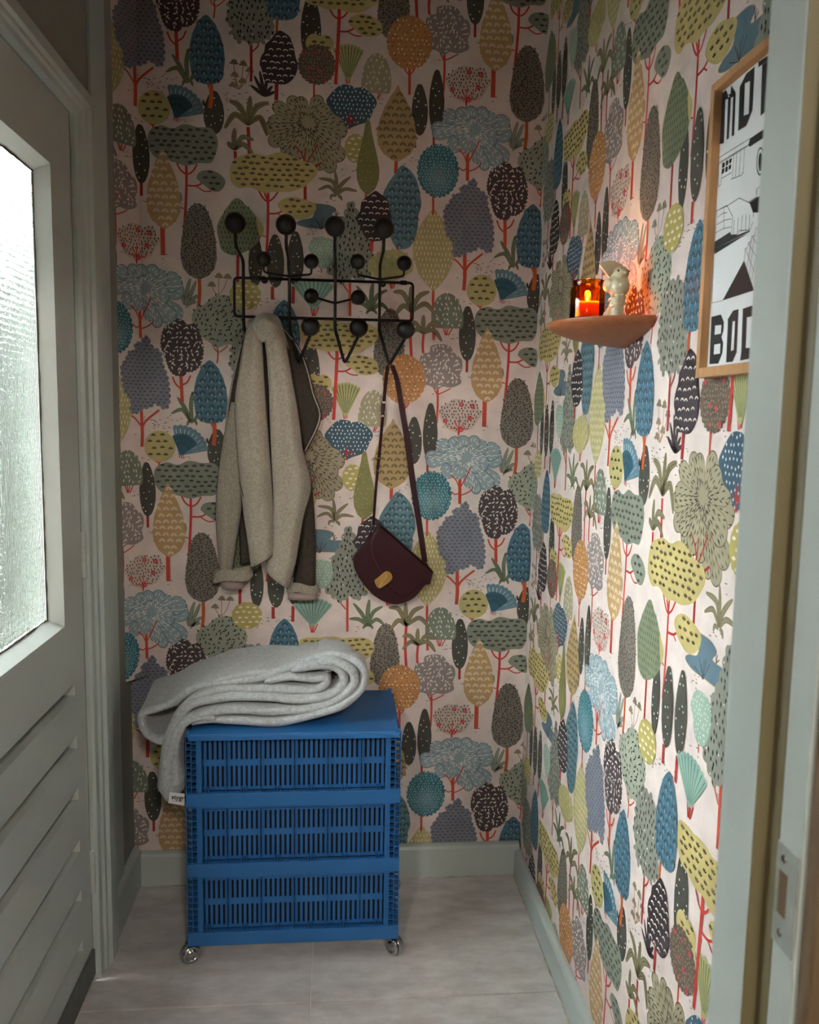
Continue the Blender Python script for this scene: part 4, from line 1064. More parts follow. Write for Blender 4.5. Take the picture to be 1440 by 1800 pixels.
# ------------------------------------------------------------------ wire coat rack
RK = thing('coat_rack', (-.04, D, 1.66), 'black wire coat rack with round black knobs, on the wallpapered back wall', 'coat rack')
YW = D-.030
def bend(pts, r=.012, n=4):                              # round the corners of a wire
    P = [Vector(p) for p in pts]; out = [P[0]]
    for i in range(1, len(P)-1):
        a, b_, c_ = P[i-1], P[i], P[i+1]; d1 = (a-b_); d2 = (c_-b_); rr = min(r, d1.length*.45, d2.length*.45)
        s, e = b_+d1.normalized()*rr, b_+d2.normalized()*rr
        for k in range(n+1):
            t = k/n; out.append(s*(1-t)**2+b_*2*t*(1-t)+e*t*t)
    return out+[P[-1]]
bx0, bx1, bz0, bz1 = -.2775, .2005, 1.6165, 1.7175
loop = [(0, YW, bz1), (bx1, YW, bz1), (bx1, YW, bz0), (bx0, YW, bz0), (bx0, YW, bz1), (0, YW, bz1)]
fr = B().tube(bend(loop, .011), .0037, 10).lathe([(.0037, 0), (.006, .002), (.006, .018), (.0037, .02)], (.165, YW, bz1), (1, 0, 0), 12)
fr.lathe([(.0037, 0), (.006, .002), (.006, .018), (.0037, .02)], (-.215, YW, bz1), (1, 0, 0), 12)
fr.build('wire_frame', M['blackmetal'], RK)
for x in (-.2, .12): B().tube([(x, YW, bz1), (x, D, bz1)], .004, 8).lathe([(.009, 0), (.009, .002)], (x, D-.0025, bz1), (0, 1, 0), 12).build('wall_bracket', M['blackmetal'], RK)
tops = [(-.265, 1.8425), (-.136, 1.8425), (-.011, 1.8425), (.116, 1.8425)]
lows = [(-.196, 1.588), (-.073, 1.588), (.053, 1.588), (.177, 1.586)]
ux = [-.2525, -.1315, -.0095, .110]; vx = [-.225, -.106, .017, .1365]
for (tx, tz), (lx, lz), xx, vv in zip(tops, lows, ux, vx):
    pts = [(tx, D-.105, tz-.02), (tx, D-.098, tz-.055), (xx, YW-.008, 1.762), (xx, YW-.0075, 1.59), (vv, D-.062, 1.495), (lx, D-.098, lz-.02)]
    hk = B().tube(bend(pts, .014), .0042, 10).build('hook_wire', M['blackmetal'], RK)
    B().ball((tx, D-.105, tz), .0262, 28).build('knob', M['blackball'], hk); B().ball((lx, D-.100, lz), .0245, 28).build('knob', M['blackball'], hk)
for (xa, za), (xb, zb), xm, zm in (((-.196, 1.7595), (-.072, 1.7575), -.1315, 1.7235), ((.049, 1.7605), (.172, 1.7605), .110, 1.7225), ((-.072, 1.669), (.051, 1.669), -.0095, 1.657)):
    if zm > 1.7: pts = [(xa, D-.075, za-.015), (xa, D-.072, za-.032), (xm, YW-.010, zm), (xb, D-.072, zb-.032), (xb, D-.075, zb-.015)]
    else: pts = [(xa, D-.075, za), (xa+.015, D-.07, za-.004), (xm, YW-.010, zm), (xb-.015, D-.07, zb-.004), (xb, D-.075, zb)]
    hk = B().tube(bend(pts, .009), .0030, 10).build('hook_wire', M['blackmetal'], RK)
    for x, z in ((xa, za), (xb, zb)): B().ball((x, D-.078, z), .0196, 26).build('knob', M['blackball'], hk)

# ------------------------------------------------------------------ coat
COAT={'sleeveL':([(-285,1387),(-303,1307),(-315,1240),(-326,1150),(-328,1060),(-322,978),(-316,923)],[(-257,1391),(-254,1308),(-252,1241),(-251,1178),(-263,1083),(-278,992),(-289,918)]),'backL':([(-235,1597),(-260,1544),(-278,1470),(-287,1426),(-302,1320),(-295,1196),(-270,1060),(-266,944)],[(-205,1597),(-219,1545),(-228,1471),(-237,1427),(-242,1321),(-229,1196),(-221,1061),(-224,955)]),'frontL':([(-232,1599),(-245,1549),(-259,1462),(-269,1396),(-266,1294),(-260,1214),(-250,1106),(-238,1015),(-230,949)],[(-203,1608),(-201,1550),(-196,1463),(-190,1375),(-184,1286),(-178,1219),(-171,1106),(-166,1015),(-166,987)]),'frontR':([(-201,1606),(-189,1528),(-182,1441),(-179,1331),(-175,1219),(-171,1129),(-176,1024),(-188,969),(-189,937)],[(-163,1601),(-141,1547),(-123,1451),(-106,1354),(-94,1265),(-72,1171),(-91,1089),(-111,969),(-131,891)]),'lining':([(-162,1599),(-151,1551),(-136,1464),(-118,1376),(-100,1305),(-91,1260)],[(-144,1586),(-105,1535),(-83,1483),(-65,1413),(-47,1349),(-87,1259)]),'sleeveR':([(-93,1171),(-98,1084),(-104,992),(-122,876)],[(-72,1171),(-65,1084),(-61,992),(-61,881)]),'cuffL':[(-338,941),(-226,941),(-329,886),(-289,881),(-244,918)],'cuffR':[(-136,893),(-49,893),(-54,848),(-136,855)]}
BLANKET={'outer':[(-357,467),(-369,511),(-372,560),(-363,589),(-347,607),(-309,617),(-253,611),(-191,608),(-124,610),(-46,626),(11,646),(48,673),(67,699),(67,732),(47,756),(16,769),(-16,772),(-62,759),(-119,734),(-191,710),(-262,701),(-334,691),(-369,670),(-397,647),(-436,632),(-466,623),(-475,605),(-467,572),(-442,553),(-407,545),(-371,549)],'second':[(-403,466),(-391,512),(-381,565),(-363,606),(-329,629),(-253,638),(-150,633),(-67,637),(-15,652),(27,678),(46,705),(40,732),(5,754),(-47,759)],'third':[(-436,424),(-415,507),(-392,576),(-365,632),(-329,659),(-263,668),(-176,666),(-88,660),(-31,664),(8,684),(19,713),(-2,741),(-47,748),(-109,734)],'fourth':[(-374,635),(-334,671),(-278,683),(-201,684),(-119,682),(-57,680),(-25,694),(-28,714),(-52,709),(-119,713),(-175,706)],'front':[(-371,598),(-400,512),(-405,468),(-365,459),(-361,544)],'label':[(-397,451),(-362,446),(-363,416),(-401,424)]}
BAG={'body':[(119,1060),(266,930),(258,893),(246,892),(216,856),(175,838),(143,841),(106,860),(73,895),(52,930),(45,955),(49,971),(60,983),(94,1027)],'flap':[(120,1061),(267,930),(259,895),(244,905),(207,872),(175,862),(146,889),(118,930),(101,959),(92,987),(94,1016),(102,1036)],'clasp':[(104,905),(113,914),(133,931),(145,930),(153,918),(148,905),(122,886),(111,889)],'strapL':[(133,1492),(128,1443),(125,1396),(121,1341),(114,1253),(107,1174),(100,1057)],'strapR':[(145,1494),(160,1451),(175,1373),(190,1294),(208,1175),(229,1053),(245,955)]}

mmv = lambda P: [Vector((p[0]/1000, 0, p[1]/1000)) for p in P]
def cloth_panel(spec, base, bulge, rows=40, cols=18, fold=0, seed=0, skew=0, top=0):
    a = resample(catmull(mmv(spec[0]), 6), rows); b = resample(catmull(mmv(spec[1]), 6), rows); R = random.Random(seed)
    ph = [R.uniform(0, 6) for _ in range(4)]; G = []
    for i in range(rows):
        row = []; t = i/(rows-1)
        for k in range(cols):
            s = k/(cols-1); q = 2*s-1; p = a[i].lerp(b[i], s)
            e = math.sqrt(max(0, 1-(abs(q)**2.4)))
            d = base*(1 if top == 0 else (1-top*(1-t)**3)) + bulge*e*(.55+.45*t) + skew*(s-.5)
            d += fold*(math.sin(s*7+ph[0]+t*2)*.5+math.sin(s*13+ph[1]-t*3)*.3+math.sin(t*9+ph[2]+s*3)*.35)*e
            row.append(Vector((p.x, D-max(d, .004), p.z)))
        G.append(row)
    return G
coat = thing('wool_coat', (-.18, D, .85), 'taupe grey wool coat with turned-up cuffs hanging from the coat rack', 'coat')
def panel_obj(name, spec, base, bulge, m, parent=coat, **k):
    return B().grid(cloth_panel(spec, base, bulge, **k)).build(name, m, parent, solid=.0045, off=0)
panel_obj('back_panel', COAT['backL'], .020, .018, M['wool_dark'], fold=.004, seed=3)
panel_obj('lining', COAT['lining'], .030, .014, M['wool_dark'], fold=.003, seed=4)
slL = panel_obj('sleeve', COAT['sleeveL'], .040, .030, M['wool'], fold=.004, seed=5)
slR = panel_obj('sleeve', COAT['sleeveR'], .024, .028, M['wool_dark'], fold=.003, seed=6)  # right sleeve takes the darker wool, shade put into its colour
fL = panel_obj('front_panel', COAT['frontL'], .088, .040, M['wool'], fold=.005, seed=7, cols=26, rows=56)
fR = panel_obj('front_panel', COAT['frontR'], .082, .042, M['wool'], fold=.005, seed=8, cols=26, rows=56)
# hanging loop / gathered collar over the hook
cl = B(); rows_ = []
for i in range(22):
    t = i/21; r_ = []
    for k in range(33):
        a = PI*(k/32); w = .030+.024*t; x = -.190+.004*t-math.cos(a)*w
        z = 1.622-.078*t**1.25-.012*(1-math.sin(a))-.003*math.cos(a*6)*t
        dd = .022+(.123*math.sin(PI/2*min(1, .25+t*1.5)))*math.sin(a)**.75-.005*math.exp(-((k-15)/2.2)**2)*t
        dd *= 1-.30*max(0, (t-.45)/.55)**1.3; r_.append(Vector((x, D-dd, z)))
    rows_.append(r_)
cl.grid(rows_).build('collar', M['wool'], coat, solid=.004, off=0)
panel_obj('back_panel', ([(-225, 1590), (-232, 1400), (-225, 1200), (-205, 1000)], [(-150, 1590), (-125, 1400), (-110, 1200), (-135, 985)]), .050, .010, M['wool_dark'], seed=12)
# edge strip at the left: coat edge catching light
le = resample(catmull(mmv(COAT['backL'][0][1:6]), 6), 24)
B().strap([Vector((p.x, D-.026, p.z)) for p in le], (0, 1, 0), .012, .0022).build('facing_edge', M['wool'], coat)
re_ = resample(catmull(mmv(COAT['lining'][1]), 6), 24)
B().strap([Vector((p.x-.002, D-.040, p.z)) for p in re_], (0, 1, 0), .010, .0018).build('facing_edge', M['wool'], coat)
# seams on the fronts (facing line of the lapels)
def seam(pts, dep):
    P = resample(catmull([Vector((x/1000, 0, z/1000)) for x, z in pts], 5), 16)
    B().tube([Vector((p.x, D-dep[0]-(dep[1]-dep[0])*i/15, p.z)) for i, p in enumerate(P)], .0011, 6).build('seam', M['wool_dark'], coat)
seam([(-259, 1180), (-238, 1110), (-205, 1040), (-181, 1004)], (.106, .118)); seam([(-82, 1150), (-105, 1105), (-138, 1050), (-158, 1010)], (.098, .118))
# cuffs: rolled open rings
def cuff(cx, cz, rx, ry, h, cy, tilt, m2, lbl):
    b = B(); prof = [(.86, 0), (1.0, .0), (1.05, .12), (1.03, .5), (1.0, 1.0), (.97, 1.03), (.93, 1.0), (.90, .6), (.86, .2)]
    seg = 36; rows = []
    for f, hh in prof+[prof[0]]:
        r = []
        for k in range(seg+1):
            an = 2*PI*k/seg; x = math.cos(an)*rx*f; y = math.sin(an)*ry*f; z = hh*h+.004*math.sin(an*3+1)
            r.append(Vector((cx+x, cy+y, cz+z+tilt*x)))
        rows.append(r)
    return b.grid(rows).build('cuff', M['wool'], coat)
cuff(-.284, .905, .052, .030, .030, D-.052, .10, None, '')
cuff(-.095, .866, .043, .024, .026, D-.036, -.06, None, '')
B().grid([[Vector((-.095+.040*math.cos(PI+PI*k/14), D-.036+.021*math.sin(PI+PI*k/14), z)) for k in range(15)] for z in (.868, .855, .847)]).build('cuff_lining', M['satin'], coat, solid=.002, off=0)
B().grid([[Vector((-.284+.03*math.cos(PI+PI*k/14), D-.052+.02*math.sin(PI+PI*k/14), z-.005*math.sin(PI*k/14))) for k in range(15)] for z in (.908, .895, .885)]).build('cuff_lining', M['satin'], coat, solid=.002, off=0)

# ------------------------------------------------------------------ burgundy saddle bag
bag = thing('shoulder_bag', (.15, D, .95), 'burgundy leather saddle bag with gold clasp hanging tilted by its long strap', 'bag')
mb = lambda P, n=3: [(p.x/1000, p.y/1000) for p in closed([Vector(q) for q in P], n)]
def outline(P, sharp):                                   # rounded outline that keeps the listed corners sharp
    out = []; n = len(P)
    for i in range(n):
        a, b_, c_, d_ = [Vector(P[(i+j) % n]) for j in (-1, 0, 1, 2)]
        if i in sharp: a = b_
        if (i+1) % n in sharp: d_ = c_
        for k in range(5):
            t = k/5; q = .5*((2*b_)+(c_-a)*t+(2*a-5*b_+4*c_-d_)*t*t+(3*b_-a-3*c_+d_)*t**3); out.append((q.x/1000, q.y/1000))
    return out
bo = outline(BAG['body'], {0, 1, 2, 3, 13}); fo = outline(BAG['flap'], {0, 1, 2})
B().prism(bo, lambda p, y: Vector((p[0], y, p[1])), D-.062, D-.014, tri=True).build('body', M['leather'], bag, smooth=False, bevel=.006)
fl_ = B().prism(fo, lambda p, y: Vector((p[0], y, p[1])), D-.0685, D-.063, tri=True).build('flap', M['leather'], bag, smooth=False, bevel=.0015)
# stitched edge along the flap curve, fold over the top
cv = [Vector((p[0], D-.0695, p[1])) for p in fo[27:59]]
ctr = Vector((.15, D-.0695, .95)); B().tube([p+(ctr-p).normalized()*.004 for p in cv], .0006, 5).build('stitching', M['stitch'], fl_)
p0, p1 = Vector((.119, D-.040, 1.058)), Vector((.266, D-.040, .9285))
B().strap([p0, p0.lerp(p1, .5), p1], (0, 1, 0), .0285, .0022).build('flap_fold', M['leather'], fl_, bevel=.001)
co_ = outline(BAG['clasp'], set())
cp = B().prism(co_, lambda p, y: Vector((p[0], y, p[1])), D-.0735, D-.068, tri=True).build('clasp', M['gold'], bag, smooth=False, bevel=.0012)
B().tube(catmull([Vector((.117, D-.0742, .886)), Vector((.124, D-.0745, .9)), Vector((.131, D-.0745, .905)), Vector((.139, D-.0742, .925))], 5), .0007, 6).build('clasp_seam', M['brushed'], cp)
HK = (.1365, 1.495)
sl = [(.1365, D-.062, 1.4965)]+[(x/1000, D-.056+.012*min(1, i/3), z/1000) for i, (x, z) in enumerate(BAG['strapL'])]
sr = [(.1365, D-.062, 1.4965)]+[(x/1000, D-.060+.012*min(1, i/3), z/1000) for i, (x, z) in enumerate(BAG['strapR'])]
sl = catmull([Vector(p) for p in sl[1:]], 6); sr = catmull([Vector(p) for p in sr[1:]], 6)
n1, n2 = len(sl), len(sr)
arch = [Vector((.1365, D-.058, 1.5005))]
B().strap(sl, [Vector((1, -.8+.9*i/n1*0, 0)) for i in range(n1)], [.0052-.0018*i/n1 for i in range(n1)], .0013).build('strap', M['leather'], bag)
B().strap([sl[0]+Vector((0, 0, 0)), Vector((.1365, D-.060, 1.5015)), sr[0]], (.3, 1, 0), .007, .0014).build('strap', M['leather'], bag)
B().strap(sr, [Vector((1, -.35, 0)) for i in range(n2)], [.0055+.0022*math.sin(PI*i/n2*.9)+.0012*i/n2 for i in range(n2)], .0013).build('strap', M['leather'], bag)
k = B().box((.1165, D-.062, 1.357), (.1265, D-.044, 1.398)).build('strap_keeper', M['leather'], bag, smooth=False, bevel=.003)
B().box((.119, D-.064, 1.392), (.128, D-.060, 1.398)).build('buckle', M['brushed'], bag, smooth=False, bevel=.001); B().box((.1175, D-.064, 1.356), (.1245, D-.060, 1.361)).build('buckle', M['brushed'], bag, smooth=False, bevel=.001)
for x, z in ((.1125, 1.243), (.1105, 1.209)): B().ball((x, D-.0525, z), .0022, 10).build('rivet', M['brushed'], bag)
B().tube([Vector((.1000+.009*math.cos(2*PI*i/16)*.5, D-.040, 1.063+.011*math.sin(2*PI*i/16))) for i in range(17)], .0014, 8).build('strap_ring', M['brushed'], bag)
B().strap([Vector((.100, D-.04, 1.055)), Vector((.093, D-.04, 1.035)), Vector((.082, D-.038, 1.012))], (0, 1, 0), .008, .002).build('strap_tab', M['leather'], bag)
B().strap([Vector((.245, D-.046, .957)), Vector((.252, D-.046, .945)), Vector((.256, D-.040, .935))], (0, 1, 0), .008, .002).build('strap_tab', M['leather'], bag)

# ------------------------------------------------------------------ blanket thrown over the crates
bk = thing('wool_blanket', (-.16, 2.07, LZ+.01), 'folded grey wool blanket draped over the blue lid and crate edge', 'blanket')
def sheet(name, pts, y0, y1, thick, seed, lift=0.0, n=90, ny=12, sway=.006):
    P = resample(catmull([Vector((p[0]/1000, 0, p[1]/1000)) for p in pts], 6), n); R = random.Random(seed); ph = [R.uniform(0, 6) for _ in range(5)]
    rows = []
    for i, p in enumerate(P):
        t = i/(n-1); r = []
        f0 = y0(t) if callable(y0) else y0; f1 = y1(t) if callable(y1) else y1
        for k in range(ny):
            s = k/(ny-1); y = f0+(f1-f0)*s + sway*math.sin(t*11+ph[0])*(1-s)
            z = p.z+lift*s+.0022*math.sin(s*7+t*14+ph[1])*s+.0015*math.sin(t*31+ph[2])*(1-s)
            x = p.x+.002*math.sin(s*9+t*8+ph[3])*s
            r.append(Vector((x, y, z)))
        rows.append(r)
    return B().grid(rows).build(name, M['blanket'], bk, solid=thick, off=0, sub=0)
from mathutils import noise as mnoise
def fold(name, pts, y0, y1, h0, h1, seed, n=120, lift=0.0, wav=.0035):
    P = resample(catmull([Vector((p[0]/1000, 0, p[1]/1000)) for p in pts], 8), n); rows = []; of = Vector((seed*7.3, 0, 0))
    for i, p in enumerate(P):
        t = i/(n-1); d = (P[min(i+1, n-1)]-P[max(i-1, 0)]).normalized(); q = Vector((-d.z, 0, d.x))
        h = h0+(h1-h0)*min(1, t*3.2); e = min(1, t*30+.25, (1-t)*30+.25); h *= e
        f0 = (y0(t) if callable(y0) else y0)+.004*mnoise.noise(Vector((t*9, seed, 0))); f1 = y1(t) if callable(y1) else y1
        cs = [(f1, 1)]+[(f0+(f1-f0)*k/7, 1) for k in (6, 5, 4, 3, 2, 1)]+[(f0+h*1.3, 1.0), (f0+h*.6, .86), (f0+h*.16, .5), (f0, 0), (f0+h*.16, -.5), (f0+h*.6, -.86), (f0+h*1.3, -1.0), (f0+(f1-f0)*.5, -1), (f1, -1)]
        r = []
        for y, k in cs:
            s = (y-f0)/(f1-f0); lf = lift(t, p) if callable(lift) else lift; g_ = wav*mnoise.noise(Vector((t*6.5, s*3.5, seed)))+wav*.5*mnoise.noise(Vector((t*15, s*8, seed+4)))
            v = p+q*(h*k+g_*(1 if abs(k) > .6 else .4)); r.append(Vector((v.x, y, v.z+lf*s+.0025)))
        rows.append(r)
    b = B().grid(rows); m = len(rows[0]); b.f += [tuple(range(m)), tuple((n-1)*m+k for k in range(m))[::-1]]
    return b.build(name, M['blanket'], bk, angle=2.5)
ramp = lambda t, a, b: min(1, max(0, (t-a)/(b-a)))
fold('fold', [(-384, 462), (-386, 520), (-380, 568), (-366, 604), (-338, 621), (-290, 624)], lambda t: 1.955+.022*t, 2.08, .0225, .008, 1, n=60)
fold('fold', [(-402, 424), (-400, 500), (-392, 572), (-369, 634), (-329, 658)]+BLANKET['third'][5:], lambda t: 1.959+.030*ramp(t, .1, .35), 2.17, .036, .0115, 2)
fold('fold', [(-396, 520), (-386, 565), (-370, 610)]+BLANKET['second'][4:], lambda t: 1.958+.026*ramp(t, 0, .3), 2.16, .012, .0115, 3)
fold('fold', BLANKET['fourth'], 2.0, 2.16, .010, .0115, 4)
fold('fold', [(-300, 700), (-230, 716), (-160, 722), (-90, 736), (-40, 738), (-14, 724)], 2.012, 2.16, .009, .010, 6, n=60)
ZB = [(-540, 607), (-492, 632), (-433, 664), (-359, 692), (-275, 722), (-192, 734), (-91, 733), (-17, 722), (39, 709), (71, 688), (120, 660)]
def zback(x):
    for (a, b_), (c_, d_) in zip(ZB, ZB[1:]):
        if x*1000 <= c_: return (b_+(d_-b_)*max(0, (x*1000-a)/(c_-a)))/1000
    return ZB[-1][1]/1000
fold('top_layer', BLANKET['outer'][4:], lambda t: 1.978+.030*ramp(t, .3, .5)+.02*max(0, t-.62), lambda t: 2.175+.015*math.sin(PI*min(1, t)), .010, .0105, 5, lift=lambda t, p: .006+(zback(p.x)-p.z-.006)*ramp(t, .30, .46)*(1-ramp(t, .76, .84))+.02*ramp(t, .76, .84), n=190, wav=.005)
lab = bk
P = BLANKET['label']; lb = B().prism([(p[0]/1000, p[1]/1000) for p in P], lambda p, y: Vector((p[0], y, p[1])), 1.9565, 1.9585).build('care_label', M['labelcloth'], bk, smooth=False)
def lettering(txt, size, mtx, name, parent, m, ext=.0002):
    c = bpy.data.curves.new(name, 'FONT'); c.body = txt; c.size = size; c.extrude = ext; c.offset = size*.02
    o = bpy.data.objects.new(name, c); col.objects.link(o); dg = bpy.context.evaluated_depsgraph_get()
    me = bpy.data.meshes.new_from_object(o.evaluated_get(dg)); bpy.data.objects.remove(o)
    me.transform(mtx); me.materials.clear(); me.materials.append(m)
    q = bpy.data.objects.new(name, me); col.objects.link(q); q.parent = parent; q.matrix_parent_inverse = parent.matrix_world.inverted(); return q
ang = math.atan2(P[1][1]-P[0][1], P[1][0]-P[0][0])
Rm = Matrix.Translation((-.3935, 1.9561, .4345)) @ Matrix.Rotation(-ang, 4, 'Y') @ Matrix.Rotation(PI/2, 4, 'X')
lettering('stygr', .0155, Rm, 'lettering', bk, M['ink'])
B().strap([Vector((-.392, 1.9562, .4295)), Vector((-.366, 1.9562, .426))], (0, 0, 1), .0003, .0001).build('label_line', M['ink'], bk)

# ------------------------------------------------------------------ wall shelf, candle, ceramic bird
SY, SZ, SR, SD = 1.592, 1.5415, .151, .150
b = B(); rows = []
for i in range(15):
    v = i/14; r = []
    for k in range(33):
        a = PI*k/32; f = (1-v**1.7)**.9 if v < 1 else 0
        r.append(Vector((XR-.0022-SD*math.sin(a)*f*(1 if i < 14 else 0), SY-SR*math.cos(a)*f, SZ-.003-.043*v**.92)))
    rows.append(r)
b.grid(rows)
rim = [Vector((XR-.0022-SD*math.sin(PI*k/32), SY-SR*math.cos(PI*k/32), 0)) for k in range(33)]
n = len(b.v); b.v += [(p.x, p.y, SZ-.003) for p in rim]+[(p.x, p.y, SZ) for p in rim]
b.f += [(n+k, n+k+1, n+34+k, n+33+k) for k in range(32)]+[tuple(n+33+k for k in range(33))]
b.v += []
tag(b.build('wall_shelf', M['cherry'], angle=.5), 'small half-round warm wood shelf under the candle and the bird figurine', 'shelf')
JXc, JYc = .4635, 1.560
jar = thing('candle_jar', (JXc, JYc, SZ), 'lit candle in an amber glass jar on the wood shelf', 'candle')
JR, JH = .0325, .0735
outp = [(.0, 0), (JR-.004, 0), (JR-.001, .0015), (JR, .005), (JR, JH-.018), (JR-.002, JH-.012), (JR-.0045, JH-.0095), (JR-.0045, JH-.008), (JR-.0025, JH-.007), (JR-.0025, JH-.0055), (JR-.0045, JH-.0045), (JR-.0045, JH-.0035), (JR-.0022, JH-.002), (JR-.003, JH), (JR-.0062, JH), (JR-.0062, JH-.01), (JR-.0024, JH-.018), (JR-.0014, .006), (JR-.004, .004), (0, .004)]
B().lathe(outp, (JXc, JYc, SZ), seg=48).build('glass_jar', M['amber'], jar)
wx = B().lathe([(0, .0045), (JR-.005, .0045), (JR-.0022, .007), (JR-.0022, .0335), (JR-.004, .0325), (.006, .0318), (0, .0318)], (JXc, JYc, SZ), seg=40).build('wax', M['wax'], jar)
B().tube([(JXc, JYc, SZ+.031), (JXc+.0006, JYc, SZ+.038)], .0008, 6).build('wick', M['ink'], jar)
B().lathe([(0, 0), (.0016, .0015), (.0023, .004), (.0018, .008), (.0008, .0115), (0, .014)], (JXc, JYc, SZ+.0365), seg=14).build('flame', M['flame'], jar)
lamp('candle_light', 'POINT', (JXc, JYc, SZ+.046), 1.1, (1.0, .56, .22), .006)
BX, BY = .4995, 1.497
bd_ = thing('ceramic_bird', (BX, BY, SZ), 'cream ceramic bird figurine perched on a stump beside the candle', 'figurine')
b = B()
vx_ = Vector((.16, -.98, 0)).normalized()               # the way the bird faces: towards the doorway
sd = Vector((vx_.y, -vx_.x, 0))
def E(f, s, z, r, sc3, tilt=0): b.ball(Vector((BX, BY, SZ+z))+vx_*f+sd*s, r, 18, sc3)
# stump with two lobes and clustered blossoms
b.lathe([(0, 0), (.0135, 0), (.0125, .008), (.0115, .018), (.013, .03), (.012, .036), (0, .038)], (BX-.004, BY-.012, SZ), seg=20)
b.lathe([(0, 0), (.010, 0), (.0085, .006), (.0065, .012), (0, .014)], (BX-.012, BY+.016, SZ), seg=16)
b.tube([(BX-.012, BY+.016, SZ+.008), (BX-.006, BY+.010, SZ+.022), (BX-.001, BY+.004, SZ+.036)], [.006, .0055, .007], 10)
R_ = random.Random(3)
for i in range(30):
    a = R_.uniform(0, 6.28); z = R_.uniform(.010, .038); b.ball((BX-.004+.0125*math.cos(a), BY-.010+.0125*math.sin(a), SZ+z), R_.uniform(.0022, .0042), 8)
# body, breast, head
E(.000, 0, .058, .0235, (.84, 1.0, .92)); E(.007, 0, .054, .0195, (.9, .95, .9)); E(.010, 0, .0765, .0140, (1, 1.05, .95)); E(.004, 0, .068, .016, (.95, 1, 1))
# wing bulges
for s in (-1, 1): E(-.006, s*.0155, .058, .0165, (.55, 1.1, .75))
b.build('body', M['ceramic'], bd_, remesh=.0012)
# fanned tail rising behind, with ridges
tl = []; base = Vector((BX, BY, SZ+.066))-vx_*.012
for i in range(13):
    t = i/12; r = []
    for k in range(15):
        s = k/14*2-1; w = .0075+.0155*t**.8
        zz = .044*t-.006*t*t-.007*(s*s)*t; r.append(base-vx_*(.020*t)+sd*(s*w)+Vector((0, 0, zz+.0022*abs(math.sin(k*PI/2))*t)))
    tl.append(r)
B().grid(tl).build('tail', M['ceramic'], bd_, solid=.005, off=0, bevel=.001)
B().lathe([(.0032, 0), (.0018, .005), (0, .0105)], Vector((BX, BY, SZ+.0755))+vx_*.0225, vx_+Vector((0, 0, -.15)), 10).build('beak', M['ceramic'], bd_)
for s in (-1, 1): B().ball(Vector((BX, BY, SZ+.0795))+vx_*.0185+sd*(s*.0098), .0022, 10).build('eye', M['ceramic_dark'], bd_)

# ------------------------------------------------------------------ framed poster
FY, FZ0, FZ1, FWD = 1.2145, 1.4225, 1.8365, .305
pf = thing('framed_poster', (XR, FY-FWD/2, FZ0), 'black and white poster in a thin pale oak frame on the wallpaper', 'poster')
fw_ = .0145; xf0, xf1 = XR-.003, XR-.024
def bar(y0, y1, z0, z1, m1): 
    b = B().box((xf1, y0, z0), (xf0, y1, z1)); return b.build('frame_bar', M['oak'], pf, smooth=False, bevel=.0012)
bar(FY-fw_*.75, FY, FZ0, FZ1, 0); bar(FY-FWD, FY-FWD+fw_*.75, FZ0, FZ1, 0); bar(FY-FWD+fw_*.75, FY-fw_*.75, FZ0, FZ0+fw_, 0); bar(FY-FWD+fw_*.75, FY-fw_*.75, FZ1-fw_*.8, FZ1, 0)
B().box((xf0-.008, FY-FWD+.008, FZ0+.010), (xf0, FY-.008, FZ1-.008)).build('poster_sheet', M['paper'], pf, smooth=False)
